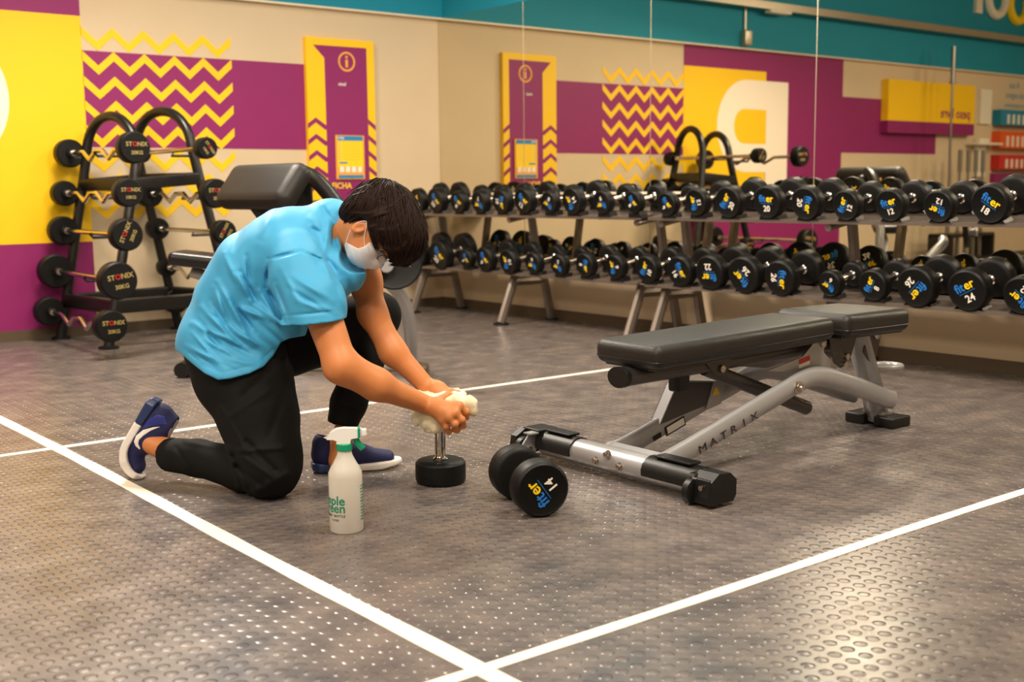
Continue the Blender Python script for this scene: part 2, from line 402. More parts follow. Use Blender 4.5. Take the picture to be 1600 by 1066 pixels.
# free weights sign board seen in the mirror
s2 = empty('wall_sign', (-6.8, 0, 1.5), 'wide yellow sign board reading peso livre with purple lower strip, seen in the mirror', 'sign')
b_ = MB(); b_.box((-6.822, -.045, 1.853), (1.755, .09, .445), 'yellow'); b_.box((-6.822, -.045, 1.564), (1.755, .09, .133), 'purple'); place(b_.build('board', s2, smooth=0), s2)
b_ = MB(); b_.text('peso livre', 0.16, (-7.6, -.0905, 1.69), (1, 0, 0), (0, 0, 1), 'purple', 'l'); place(b_.build('lettering', s2, smooth=0), s2)
tag(MB().box((-8.04, -.02, 1.85), (.25, .04, .41), 'box_white').build('notice_board', smooth=0), 'narrow white notice board beside the yellow peso livre sign, in the mirror', 'notice')
for i, (z0, z1, m_, nm) in enumerate([(1.635, 1.822, 'bin_teal', 'teal'), (1.356, 1.565, 'bin_orange', 'orange'), (1.10, 1.278, 'bin_red', 'red')]):
    e_ = empty('wall_display_box', (-8.9, 0, z0), nm+' wall display box holding a row of white spray bottles, seen in the mirror', 'display box', 'display boxes beside the sign')
    b_ = MB(); b_.box((-8.9, -.06, (z0+z1)/2), (1.29, .12, z1-z0), m_); place(b_.build('box', e_, smooth=0), e_)
    b_ = MB()
    for k in range(9):
        b_.box((-8.42-.12*k, -.123, (z0+z1)/2-.02), (.05, .006, (z1-z0)*.62), 'box_white')
    place(b_.build('bottle_row_print', e_, smooth=0), e_)
tag(MB().box((-8.9, -.03, .99), (1.29, .06, .12), 'purple').build('purple_plaque', smooth=0), 'purple plaque under the red wall display box, seen in the mirror', 'plaque')
b_ = MB(); b_.text('A sua', .11, (-8.75, -.001, 2.10), (1, 0, 0), (0, 0, 1), 'poster_blue', 'c', bold=False); b_.text('distância segura', .11, (-8.9, -.001, 1.98), (1, 0, 0), (0, 0, 1), 'poster_blue', 'c', bold=False); b_.text('higienize os equipamentos', .07, (-8.9, -.001, 1.87), (1, 0, 0), (0, 0, 1), 'poster_blue', 'c', bold=False)
b_.build('wall_lettering', WL, smooth=0)
sd = MB(); sd.box((-7.95, -.09, 1.40), (.55, .18, .03), 'box_white', bev=.012); sd.box((-7.95, -.05, 1.44), (.2, .1, .06), 'box_white', bev=.015); sd.box((-7.95, -.03, 1.2), (.2, .05, .38), 'box_white')
tag(sd.build('wall_shelf'), 'small white wall shelf below the notice board, seen in the mirror', 'shelf')
# upper wall things seen in the mirror
tag(MB().box((-6.2, -.17, 2.66), (8.4, .06, .07), 'duct').build('cable_duct', smooth=0), 'long pale metal cable duct running along the teal upper wall, in the mirror', 'duct')
cb = MB(); cb.cyl((-3.58, -.065, 2.42), (-3.58, -.065, 3.2), .014, 'duct'); cb.box((-3.58, -.085, 2.35), (.1, .07, .14), 'duct', bev=.01)
tag(cb.build('conduit_with_junction_box'), 'vertical grey conduit ending in a junction box on the teal wall, in the mirror', 'conduit')
tag(MB().box((-3.95, -.17, 2.61), (.32, .08, .03), 'box_white', bev=.008).build('light_fitting'), 'short white fitting under the cable duct, seen in the mirror', 'light fitting')
b_ = MB(); b_.box((-7.72, -.07, 3.1), (.13, .04, .36), 'box_white')
b_.tube([(-8.12+.19*math.cos(a), -.07, 3.12+.19*math.sin(a)) for a in np.linspace(0, 2*math.pi, 25)], .055, 'box_white', n=8)
b_.tube([(-8.62+.2*math.cos(a), -.07, 3.1+.2*math.sin(a)) for a in np.linspace(-math.pi*1.1, .2, 16)], .055, 'logo_yellow', n=8)
b_.build('raised_letters', UT)

# mirror panels on the right wall
MZ0 = 0.40; seams = [0.004, 1.064, 2.348, 3.628, 4.91, 6.19, 7.47]
for i in range(6):
    y0, y1 = -seams[i], -seams[i+1]
    b_ = MB(); b_.box((-0.004, (y0+y1)/2, (MZ0+TZ)/2), (0.008, abs(y1-y0)-0.004, TZ-MZ0), 'mirror')
    od = ['first', 'second', 'third', 'fourth', 'fifth', 'sixth'][i]
    tag(b_.build('wall_mirror', smooth=0), 'tall frameless wall mirror behind the dumbbell racks, %s panel from the corner' % od, 'mirror', 'mirror panels behind the racks')
for i in range(1, 6):
    struct(MB().box((-0.0045, -seams[i], (MZ0+TZ)/2), (0.009, 0.005, TZ-MZ0), 'duct').build('trim_%d' % (i+1), smooth=0))

# white tape lines on the floor
def tape(name, a, b_, w_, label, zt):
    a = np.array(a, float); c_ = np.array(b_, float); d = c_-a; n = nrm([-d[1], d[0]]); k = 40; V = []; F = []
    for i in range(k+1):
        p = a+d*i/k; j = w_/2*(1+0.06*math.sin(i*1.7)); q = 0.004*math.sin(i*0.31+a[0])
        V += [(p[0]+n[0]*(j+q), p[1]+n[1]*(j+q), zt), (p[0]-n[0]*(j-q), p[1]-n[1]*(j-q), zt)]
    F = [(2*i+1, 2*i+3, 2*i+2, 2*i) for i in range(k)]
    V2 = [(x, y, 0.0002) for x, y, z in V]; o = len(V); 
    F += [tuple(i+o for i in f[::-1]) for f in F]
    F += [(2*i, 2*i+2, o+2*i+2, o+2*i) for i in range(k)]+[(2*i+3, 2*i+1, o+2*i+1, o+2*i+3) for i in range(k)]
    tag(MB().add(V+V2, F, 'tape').build(name, smooth=0), label, 'floor tape', 'white tape lines on the floor')
tape('floor_tape', (-4.118, -1.2), (-4.118, -6.6), .048, 'white floor tape line running from the left edge of the photo down to the bottom', .0012)
tape('floor_tape', (-7.0, -3.38), (-1.0, -3.38), .036, 'thin white floor tape line passing behind the kneeling person', .0018)
tape('floor_tape', (-4.75, -5.985), (-0.3, -5.985), .036, 'white floor tape line crossing the foreground at the lower right', .0018)

# ------------------------------------------------------------------ dumbbells
_head_cache = {}
def dumbbell_head(R, T, num, name='weight_head', sm_text=False):
    """head along +X outward... inner face at x=0, outer (lettered) face at x=-T"""
    key = (round(R, 4), round(T, 4), num)
    if key in _head_cache: return _head_cache[key]
    b_ = MB(); e = 0.010
    prof = [(0, .03), (0.001, R*.80), (-.003, R*.93), (-e, R), (-T*.5, R*1.008), (-T+e, R), (-T+.003, R*.95), (-T, R*.90), (-T+.002, R*.86), (-T+.002, R*.3)]
    mt = ['rubber']*7+['rubber_face', 'rubber_face', 'rubber_face']
    prof = [(-t, r) for t, r in prof]
    b_.lathe([(p[0], p[1]) for p in prof], (0, 0, 0), (-1, 0, 0), 'rubber', 36, mats=mt)
    xo = -T+.0012; s_ = R/.081
    X, Y = (0, -1, 0), (0, 0, 1)
    V1, _ = text_tris('fit'); V2, _ = text_tris('er')
    sz = .048*s_; w1 = (V1[:, 0].max()-V1[:, 0].min())*sz; w2 = (V2[:, 0].max()-V2[:, 0].min())*sz; g_ = .003*s_
    t0 = -(w1+w2+g_)/2
    b_.text('fit', sz, (xo, -t0, .004*s_), X, Y, 'logo_blue', 'l'); b_.text('er', sz, (xo, -(t0+w1+g_), .004*s_), X, Y, 'logo_yellow', 'l')
    b_.box((xo-.0002, 0, -.0045*s_), (.0006, .07*s_, .0018*s_), 'logo_blue')
    b_.text(str(num), .040*s_, (xo, 0, -.042*s_), X, Y, 'logo_white', 'c')
    o = b_.build(name); me = o.data; bpy.data.objects.remove(o)
    _head_cache[key] = me; return me
_handle_cache = {}
def handle_mesh(G):
    key = round(G, 4)
    if key in _handle_cache: return _handle_cache[key]
    b_ = MB(); h = G/2
    b_.lathe([(-h-.002, .024), (-h+.004, .024), (-h+.008, .019), (-h+.012, .0165), (-h*.3, .0175), (h*.3, .0175), (h-.012, .0165), (h-.008, .019), (h-.004, .024), (h+.002, .024)], (0, 0, 0), (1, 0, 0), 'chrome', 20)
    o = b_.build('handle'); me = o.data; bpy.data.objects.remove(o); _handle_cache[key] = me; return me
def dumbbell(R, T, G, num, th, center, rot, label, group=None, th2=None):
    e_ = empty('dumbbell', center, label, 'dumbbell', group); e_.rotation_mode = 'QUATERNION'; e_.rotation_quaternion = rot
    me = dumbbell_head(R, T, num)
    h1 = bpy.data.objects.new('weight_head', me); COL.objects.link(h1); h1.parent = e_; h1.location = (-G/2, 0, 0)
    h1.rotation_euler = (-math.radians(th), 0, 0)
    h2 = bpy.data.objects.new('weight_head', me); COL.objects.link(h2); h2.parent = e_; h2.location = (G/2, 0, 0)
    h2.rotation_mode = 'QUATERNION'
    h2.rotation_quaternion = Quaternion((1, 0, 0), math.radians(th2 if th2 is not None else -th))@Quaternion((0, 0, 1), math.pi)
    hd = bpy.data.objects.new('handle', handle_mesh(G)); COL.objects.link(hd); hd.parent = e_
    hd['label'] = 'chrome handle'
    return e_
TILT = math.radians(11)
top = [(679, 314, 20, 20, -50), (714, 317, 18, 8, -35), (747, 317, 18.5, 7, 175), (781, 316, 20, 10, -95), (816, 314, 21, 12, -35), (856, 317, 18, 8, 150), (892, 312, 22, 14, 115),
       (939, 317, 19, 9, 180), (987, 317, 18.5, 8, -50), (1040, 320, 19.5, 9, -50), (1086, 317, 22, 12, 95), (1136, 317, 25.5, 20, 60), (1197, 317, 26.5, 20, 0), (1257, 319, 27, 20, -100),
       (1320, 322, 24.5, 12, 70), (1389, 322, 26, 12, 15), (1465, 324, 26, 12, 165), (1545, 320, 31.5, 18, -35), (1640, 322, 31, 18, 40)]
low = [(684, 400, 24, 20, -50), (726, 405, 15.5, 3, -60), (755, 406, 20, 9, -50), (792, 410, 20, 10, 95), (831, 412, 17.5, 6, 165), (871, 415, 17.5, 5, 160), (912, 415, 19.5, 6, -95),
       (959, 418, 20, 6, 100), (1009, 422, 22.5, 10, 60), (1060, 425, 25, 16, -65), (1107, 427, 28, 22, 180), (1160, 431, 30, 26, 135), (1217, 436, 29, 26, -100), (1295, 447, 21, 6, 150),
       (1362, 447, 25.5, 8, 70), (1429, 450, 33, 26, -135), (1510, 455, 34, 24, 25), (1595, 463, 31, 22, 140)]
top = [(650, 313, 19, 16, 30)]+top; low = [(650, 396, 22, 22, 20)]+low
cradles = {'A': [], 'B': []}
ordn = ['first', 'second', 'third', 'fourth', 'fifth', 'sixth', 'seventh', 'eighth', 'ninth', 'tenth', 'eleventh', 'twelfth', 'thirteenth', 'fourteenth', 'fifteenth', 'sixteenth', 'seventeenth', 'eighteenth', 'nineteenth', 'twentieth']
for row, XF, zc, nm in ((top, -.50, .838, 'top'), (low, -.53, .447, 'lower')):
    for i, (px, py, r_, num, th) in enumerate(row):
        zc = .836 if nm == 'top' else .447
        P = atX(px, py, XF); dep = (P-CAM)@_fw; R = r_*dep/F_PX
        T = .022+R*.48; G = .138
        q = Quaternion((0, 1, 0), -TILT)
        Lh = T+G/2; zc = float(np.clip(P[2], zc-.012, zc+.008)); c_ = np.array([XF+Lh*math.cos(TILT), P[1], zc+Lh*math.sin(TILT)])
        lab = 'black rubber dumbbell with chrome handle on the %s rack shelf, %s from the left' % (nm, ordn[i])
        dumbbell(R, T, G, num, th+random.uniform(-4, 4), c_, q, lab, 'dumbbells on the %s rack shelf' % nm, random.uniform(-180, 180))
        cradles['A' if P[1] > -2.77 else 'B'].append((c_, R, T, G))
# rack
def rack(ya, yb, frames, key, label):
    e_ = empty('dumbbell_rack', (-.3, (ya+yb)/2, 0), label, 'dumbbell rack', 'grey two tier dumbbell racks')
    L0 = np.array(e_.location); ym = (ya+yb)/2; ly = abs(yb-ya)-.02
    ax = np.array([[math.cos(TILT), 0, math.sin(TILT)], [0, 1, 0], [-math.sin(TILT), 0, math.cos(TILT)]])
    for z0, xf in ((.838, -.50), (.447, -.53)):
        b_ = MB(); off = .090
        for sx0, sx1 in ((.015, .125), (.205, .325)):
            p0 = np.array([xf, ym, z0])+ax[0]*(sx0+sx1)/2-ax[2]*(off+.006)
            b_.box(p0, (sx1-sx0, ly, .008), 'rack_metal', axes=ax)
        lip = np.array([xf, ym, z0])+ax[0]*.017-ax[2]*(off+.008); b_.box(lip, (.006, ly, .020), 'rack_metal', axes=ax)
        lip = np.array([xf, ym, z0])+ax[0]*.328-ax[2]*(off-.006); b_.box(lip, (.006, ly, .034), 'rack_metal', axes=ax)
        lip = np.array([xf, ym, z0])+ax[0]*.165-ax[2]*(off+.014); b_.box(lip, (.09, ly, .004), 'rack_metal', axes=ax)
        o = b_.build('shelf', e_, smooth=0); o.location = Vector(-L0)
    b_ = MB(); b_.box((-.125, ym, .893), (.02, ly, .014), 'trim_white'); 
    for y in frames: b_.box((-.13, y, .84), (.014, .03, .10), 'rack_metal')
    o = b_.build('rear_rail', e_, smooth=0); o.location = Vector(-L0)
    for (c_, R, T, G) in cradles[key]:
        for s_ in (-1, 1):
            b_ = MB()
            cc = c_+ax[0]*s_*(G/2+T/2)
            n = 8; up = []
            for k in range(n+1):
                a = math.radians(-128+76*k/n); up.append((R*1.03*math.cos(a), R*1.03*math.sin(a)))
            hh = min(-.0905+((.838 if c_[2] > .65 else .447)+(c_[0]+(.50 if c_[2] > .65 else .53))*math.tan(TILT)-c_[2])*math.cos(TILT), -R*.80)
            if up[0][1] < hh+.004: up = [(x_, max(z_, hh+.004)) for x_, z_ in up]
            poly = up+[(R*.75, hh), (-R*.75, hh)]
            b_.prism(poly, cc-ax[0]*(T*.36 if s_ < 0 else T*.5), ax[1], ax[2], T*1.1, 'black_plastic')
            o = b_.build('cradle', e_); o.location = Vector(-L0)
    for y in frames:
        b_ = MB()
        b_.tube([(-.515, y, .012), (-.385, y, .335)], .03, 'rack_metal', n=8, rx=.034, ry=.026, up=(0, 1, 0))
        b_.tube([(-.06, y, .012), (-.135, y, .335)], .03, 'rack_metal', n=8, rx=.034, ry=.024, up=(0, 1, 0))
        b_.tube([(-.40, y, .292), (-.12, y, .292)], .03, 'rack_metal', n=8, rx=.03, ry=.026, up=(0, 1, 0))
        b_.tube([(-.165, y, .30), (-.235, y, .735)], .03, 'rack_metal', n=8, rx=.034, ry=.024, up=(0, 1, 0))
        b_.tube([(-.44, y, .715), (-.17, y, .76)], .02, 'rack_metal', n=8, up=(0, 1, 0))
        b_.lathe([(0, .055), (.010, .055), (.014, .045)], (-.515, y, 0), (0, 0, 1), 'black_plastic', 14)
        b_.lathe([(0, .05), (.010, .05), (.014, .04)], (-.06, y, 0), (0, 0, 1), 'black_plastic', 14)
        o = b_.build('frame', e_); o.location = Vector(-L0)
rack(-.02, -2.74, [-.33, -1.42, -2.66], 'A', 'grey two tier dumbbell rack next to the wall corner, loaded with black dumbbells')
rack(-2.78, -6.1, [-2.87, -4.05, -5.6], 'B', 'grey two tier dumbbell rack behind the workout bench, loaded with larger dumbbells')

# loose dumbbells on the floor
Rf = .0805
c0 = np.array([-3.339, -5.236]); ax_ = nrm([.34, .94, 0])
T_, G_ = .074, .125; ctr = np.array([c0[0], c0[1], 0])+ax_*(T_+G_/2)*1.0-ax_*0.02
q = Vector((1, 0, 0)).rotation_difference(Vector(ax_))
DB = dumbbell(Rf, T_, G_, 14, 125, (ctr[0], ctr[1], Rf*1.008), q, 'black dumbbell marked 14 lying on the floor beside the bench wheel', None, 40)
sp = W(689, 762, 3.745); SP = np.array([sp[0], sp[1], 0])
STG = .13; STH = STG+2*T_
dumbbell(Rf, T_, STG, 14, 30, (SP[0], SP[1], STH/2), Quaternion((0, 1, 0), -math.pi/2), 'black dumbbell standing upright on the floor under the wiping cloth')

# ------------------------------------------------------------------ adjustable bench
bn = empty('adjustable_bench', (-2.2, -5.1, 0), 'grey and black adjustable workout bench standing right of the loose dumbbell', 'bench'); BL = np.array(bn.location)
def bput(b_, name, smooth=35):
    o = b_.build(name, bn, smooth); o.location = Vector(-BL); return o
def bsub(b_, name, par, smooth=35):
    o = b_.build(name, par, smooth); return o
CY = -5.09
# pads
def pad(x0, x1, y0, y1, zt0, zt1, th, name):
    c_ = np.array([(x0+x1)/2, (y0+y1)/2, (zt0+zt1)/2-th/2]); d = nrm([x1-x0, 0, zt1-zt0]); ax = np.array([d, [0, 1, 0], np.cross(d, [0, 1, 0])])
    b_ = MB(); b_.box(c_, (x1-x0, y1-y0, th), 'vinyl', axes=ax, bev=.03)
    b_.box(c_-ax[2]*(th*.5+.001), ((x1-x0)*.94, (y1-y0)*.82, .012), 'vinyl_side', axes=ax, bev=.005)
    o = bput(b_, name)
    # piping seam
    b2 = MB(); z_ = -th*.18; ex, ey = (x1-x0)/2-.006, (y1-y0)/2-.004
    loop = []
    for (sx, sy) in ((1, 1), (-1, 1), (-1, -1), (1, -1)):
        for k in range(5):
            a = {(1, 1): 0, (-1, 1): 90, (-1, -1): 180, (1, -1): 270}[(sx, sy)]+k*22.5; a = math.radians(a)
            loop.append(c_+ax[0]*(sx*(ex-.02)+.0245*math.cos(a))+ax[1]*(sy*(ey-.02)+.0245*math.sin(a))+ax[2]*z_)
    loop.append(loop[0]); b2.tube(loop, .0018, 'vinyl_side', n=6)
    bsub(b2, 'piping', o)
    return o
pad(-2.88, -1.985, -5.245, -4.955, .447, .468, .078, 'back_pad')
pad(-1.965, -1.575, -5.275, -4.945, .478, .474, .085, 'seat_pad')
b_ = MB(); b_.tube([(-2.885, CY, .336), (-1.80, CY, .352)], .03, 'dark_grey_metal', n=16, rx=.045, ry=.032, up=(0, 0, 1))
for x_ in (-2.6, -2.3): b_.box((x_, CY, .374), (.08, .1, .02), 'dark_grey_metal')
o = bput(b_, 'pad_rail'); 
b2 = MB(); b2.tube([(-2.9, CY, .336), (-2.882, CY, .336)], .03, 'black_plastic', n=16, rx=.047, ry=.034); bsub(b2, 'end_cap', o)
# front stabiliser
b_ = MB(); b_.tube([(-2.86, -4.70, .055), (-2.86, -5.43, .055)], .04, 'steel_grey', n=20, rx=.046, ry=.042)
fb = bput(b_, 'front_beam')
for ya, yb in ((-4.69, -4.865), (-5.205, -5.42)):
    b2 = MB(); n = 9; poly = []
    for k in range(n+1):
        a = math.radians(-15+210*k/n); poly.append((-.052*math.cos(a), .055+.047*math.sin(a)))
    poly += [(.046*math.cos(math.radians(195-210*k/n)), .055+.044*math.sin(math.radians(195-210*k/n))) for k in range(0)]
    b2.prism(poly, (-2.86, ya, 0), (1, 0, 0), (0, 0, 1), abs(yb-ya), 'black_plastic')
    b2.box((-2.86, (ya+yb)/2, .106), (.05, abs(yb-ya)*.7, .008), 'black_plastic', bev=.003)
    bput(b2, 'beam_cover')
for yy, zz in ((-4.995, .052), (-5.05, .082), (-5.105, .052)):
    b2 = MB(); b2.lathe([(0, .014), (.004, .014), (.005, .010), (.016, .010), (.018, .006)], (-2.902, yy, zz), (-1, 0, .05), 'bolt', 12); bput(b2, 'bolt')
# feet with wheels
b_ = MB(); foot = [(-.075, .012), (.045, .012), (.06, .03), (.062, .075), (.03, .098), (-.03, .102), (-.07, .08)]
b_.prism([(x_*.82, z_) for x_, z_ in foot], (-2.868, -5.432, 0), (1, 0, 0), (0, 0, 1), .078, 'black_plastic')
b_.box((-2.922, -5.475, .057), (.014, .055, .058), 'vinyl_side', bev=.006)
o = bput(b_, 'foot_cap'); b2 = MB(); b2.lathe([(0, .008), (.006, .008)], (-2.930, -5.475, .06), (-1, 0, 0), 'bolt', 10); bsub(b2, 'screw', o)
b2 = MB(); b2.lathe([(0, .03), (.003, .04), (.024, .04), (.028, .03)], (-2.915, -5.415, .0405), (0, -1, 0), 'black_plastic', 24); b2.lathe([(-.002, .017), (.001, .017)], (-2.915, -5.413, .0405), (0, -1, 0), 'steel_grey', 16); b2.box((-2.895, -5.428, .09), (.05, .02, .008), 'chrome'); bput(b2, 'wheel')
b_ = MB(); b_.prism([(-.085, .03), (-.055, .012), (.045, .012), (.05, .06), (.02, .085), (-.03, .105), (-.075, .08)], (-2.868, -4.60, 0), (1, 0, 0), (0, 0, 1), .03, 'black_plastic'); b_.box((-2.86, -4.66, .1), (.09, .09, .014), 'black_plastic', bev=.006); bput(b_, 'foot_cap')
b_ = MB(); b_.lathe([(0, .03), (.003, .04), (.024, .04), (.028, .03)], (-2.925, -4.64, .0405), (0, -1, 0), 'black_plastic', 24); bput(b_, 'wheel')
b_ = MB(); b_.prism([(-.085, .035), (-.06, .015), (-.03, .03), (-.012, .05), (-.012, .095), (-.05, .1), (-.085, .06)], (-2.868, -4.672, 0), (1, 0, 0), (0, 0, 1), .006, 'steel_grey'); b_.box((-2.905, -4.685, .097), (.075, .035, .005), 'steel_grey')
b_.lathe([(0, .012), (.006, .012), (.009, .006)], (-2.925, -4.676, .038), (0, -1, 0), 'bolt', 12); bput(b_, 'wheel_bracket')
# side rails
railc = [(-2.845, .058), (-2.74, .078), (-2.43, .168), (-2.216, .226), (-2.13, .252), (-2.05, .262), (-1.96, .247), (-1.79, .193), (-1.60, .128), (-1.53, .11)]
for sy, nm in ((-1, 'near'), (1, 'far')):
    pts = [(x_, CY+sy*(.11 if x_ < -1.7 else .085), z_) for x_, z_ in railc]
    b_ = MB(); b_.tube(pts, .03, 'steel_grey', n=16, rx=.021, ry=.036, up=(0, 0, 1), smooth=2)
    rl = bput(b_, 'side_rail')
    if sy < 0:
        d = nrm(np.array([-2.216+2.74, 0, .226-.078])); up_ = np.cross(d, [0, 1, 0])*-1; up_ = np.array([-d[2], 0, d[0]])
        b2 = MB(); s0 = np.array([-2.70, CY-.11-.0215, .078]); 
        for k, ch in enumerate('MATRIX'):
            b2.text(ch, .040, s0+d*(.055+k*.052)+up_*(-.013), d, up_, 'text_grey', 'c', bold=False, sxy=(1.35, 1))
        a_ = s0+d*(.055+.052)+up_*(-.012)
        b2.add([a_+up_*0-d*.004-np.array([0, .001, 0]), a_+d*.004-np.array([0, .001, 0]), a_+up_*.008-np.array([0, .001, 0])], [(0, 1, 2)], 'logo_red')
        o = bsub(b2, 'lettering', rl, 0); o['label'] = 'dark lettering on the silver rail'
        b3 = MB(); b3.lathe([(0, .023), (.006, .023), (.007, .014), (.014, .013), (.022, .009)], (-2.165, CY-.11-.019, .236), (0, -1, 0), 'bolt', 14); bsub(b3, 'pivot_bolt', rl)
b_ = MB(); b_.box((-2.825, CY, .092), (.03, .25, .008), 'steel_grey', axes=[[.97, 0, .22], [0, 1, 0], [-.22, 0, .97]]); bput(b_, 'gusset_plate')
# adjustment ladder: open channel on the far rail
b_ = MB()
lad = [(-2.62, .135), (-2.54, .262), (-2.50, .272), (-2.30, .248), (-2.32, .185)]
for yy in (-5.0, -4.955): b_.prism(lad, (0, yy, 0), (1, 0, 0), (0, 0, 1), .004, 'dark_grey_metal')
b_.prism([(-2.62, .135), (-2.54, .262), (-2.534, .262), (-2.612, .135)], (0, -4.955, 0), (1, 0, 0), (0, 0, 1), .045, 'steel_grey')
b_.prism([(-2.50, .272), (-2.30, .248), (-2.30, .243), (-2.50, .267)], (0, -4.955, 0), (1, 0, 0), (0, 0, 1), .05, 'steel_grey')
b_.prism([(-2.36, .255), (-2.30, .25), (-2.32, .17), (-2.40, .155)], (0, -5.004, 0), (1, 0, 0), (0, 0, 1), .005, 'steel_grey')
o = bput(b_, 'ladder_bracket', 0)
b2 = MB(); b2.prism([(-2.37, .205), (-2.33, .205), (-2.35, .235)], (0, -5.0095, 0), (1, 0, 0), (0, 0, 1), .001, 'logo_yellow'); bsub(b2, 'warning_sticker', o, 0)
# rail label
b_ = MB(); d = nrm([.31, 0, .09]); up_ = np.array([-d[2], 0, d[0]]); q0 = np.array([-2.66, -5.0015, .085])
b_.box(q0+d*.03, (.04, .001, .018), 'black_plastic', axes=[d, [0, 1, 0], up_]); b_.box(q0+d*.12, (.10, .001, .035), 'black_plastic', axes=[d, [0, 1, 0], up_]); b_.box(q0+d*.122-np.array([0, .001, 0]), (.085, .001, .024), 'poster_white', axes=[d, [0, 1, 0], up_]); bput(b_, 'data_plate', 0)
# strut with bracket
b_ = MB(); b_.cyl((-2.50, CY-.0, .325), (-1.985, CY-.03, .128), .026, 'dark_grey_metal', 16); b_.lathe([(0, .024), (.003, .024)], (-1.985, CY-.03, .128), (.93, -.05, -.36), 'black_metal', 14); bput(b_, 'support_strut')
b_ = MB()
for yy in (CY-.045, CY+.045): b_.prism([(-2.56, .365), (-2.42, .365), (-2.435, .32), (-2.47, .30), (-2.50, .305)], (0, yy, 0), (1, 0, 0), (0, 0, 1), .005, 'dark_grey_metal')
b_.lathe([(0, .013), (.008, .013), (.01, .008)], (-2.47, CY-.051, .325), (0, -1, 0), 'bolt', 12); b_.box((-2.6, CY+.02, .30), (.06, .05, .09), 'black_plastic', bev=.01); bput(b_, 'strut_bracket')
b_ = MB(); b_.lathe([(0, .008), (.01, .016), (.03, .016)], (-2.645, CY+.02, .315), (-1, 0, 0), 'bin_orange', 12); bput(b_, 'pull_pin')
# linkage plates
b_ = MB()
for yy in (CY-.075, CY+.07): b_.prism([(-2.27, .30), (-2.08, .33), (-1.98, .40), (-1.95, .39), (-1.96, .335), (-1.90, .29), (-1.86, .235), (-1.90, .225), (-1.99, .285), (-2.1, .275)], (0, yy, 0), (1, 0, 0), (0, 0, 1), .006, 'steel_grey')
for x_, z_ in ((-1.968, .37), (-1.885, .245)): b_.lathe([(0, .016), (.008, .016), (.011, .01)], (x_, CY-.08, z_), (0, -1, 0), 'bolt', 12)
o = bput(b_, 'linkage_plate')
b2 = MB(); dd = nrm([.19, 0, .03]); u2 = np.array([-dd[2], 0, dd[0]])
b2.box((-2.07, CY-.0815, .318), (.06, .001, .018), 'logo_red', axes=[dd, [0, 1, 0], u2]); b2.box((-2.07, CY-.0815, .302), (.06, .001, .014), 'poster_white', axes=[dd, [0, 1, 0], u2]); bsub(b2, 'warning_sticker', o, 0)
b_ = MB()
for yy in (CY-.05, CY+.05): b_.prism([(-1.90, .39), (-1.72, .39), (-1.76, .30), (-1.82, .26), (-1.86, .28)], (0, yy, 0), (1, 0, 0), (0, 0, 1), .006, 'dark_grey_metal')
b_.tube([(-1.86, CY, .385), (-1.56, CY, .385)], .03, 'black_metal', n=12)
for x_, z_ in ((-1.79, .30), (-1.80, .27)): b_.lathe([(0, .012), (.008, .012)], (x_, CY-.056, z_), (0, -1, 0), 'bolt', 10)
bput(b_, 'seat_bracket')
# rear post, foot, handle
b_ = MB(); b_.tube([(-1.66, CY, .39), (-1.60, CY, .26), (-1.53, CY, .12), (-1.50, CY, .02)], .03, 'steel_grey', n=14, rx=.034, ry=.05, up=(0, 1, 0), smooth=2)
b_.prism([(-1.64, .40), (-1.57, .40), (-1.55, .37), (-1.57, .30), (-1.60, .24), (-1.66, .3)], (0, CY-.035, 0), (1, 0, 0), (0, 0, 1), .006, 'dark_grey_metal'); b_.lathe([(0, .02), (.006, .02), (.01, .012)], (-1.585, CY-.042, .365), (0, -1, 0), 'bolt', 12); bput(b_, 'rear_post')
b_ = MB(); b_.box((-1.5, CY, .035), (.07, .10, .05), 'steel_grey', bev=.012); bput(b_, 'rear_beam')
for yy in (CY-.065, CY+.065):
    b_ = MB(); b_.box((-1.5, yy, .021), (.12, .09, .042), 'black_plastic', bev=.008); bput(b_, 'rubber_foot')
b_ = MB(); b_.tube([(-1.56, CY-.03, .225), (-1.47, CY-.055, .222), (-1.40, CY-.04, .22), (-1.385, CY, .22), (-1.40, CY+.04, .22), (-1.47, CY+.055, .222), (-1.56, CY+.03, .225)], .013, 'steel_grey', n=12, smooth=2); bput(b_, 'carry_handle')

# ------------------------------------------------------------------ barbell rack with fixed curl bars
br = empty('barbell_rack', (-2.65, -.45, 0), 'black A-shaped barbell rack with arched tops against the mural wall', 'barbell rack'); RL = np.array(br.location)
def rput(b_, name):
    o = b_.build(name, br); o.location = Vector(-RL); return o
def arch(f1, t1, f2, t2, name):
    # inverted U: foot 1 -> top 1 -> rounded arch -> top 2 -> foot 2
    f1, t1, f2, t2 = [np.array(v, float) for v in (f1, t1, f2, t2)]
    pts = [f1, f1*.5+t1*.5, t1]; c_ = (t1+t2)/2
    for a in np.linspace(0, 180, 11)[1:-1]: pts.append(c_+(t1-c_)*math.cos(math.radians(a))+ZZ*.245*math.sin(math.radians(a)))
    pts += [t2, f2*.5+t2*.5, f2]
    b_ = MB(); b_.tube(pts, .031, 'black_metal', n=12, smooth=1, up=(1, 0, 0))
    for f_ in (f1, f2): b_.lathe([(0, .06), (.014, .06), (.018, .045)], f_*[1, 1, 0], (0, 0, 1), 'black_plastic', 16)
    rput(b_, name)
LEG = [((-3.064, -.085, .01), (-2.862, -.17, 1.16)), ((-2.995, -.763, .01), (-2.713, -.65, 1.16)), ((-2.27, -.085, .01), (-2.541, -.17, 1.20)), ((-2.14, -.763, .01), (-2.364, -.65, 1.20))]
arch(*LEG[0], *LEG[1], 'arched_frame'); arch(*LEG[2], *LEG[3], 'arched_frame')
def legat(i, z): a, b_ = np.array(LEG[i][0]), np.array(LEG[i][1]); return a+(b_-a)*(z/1.16)
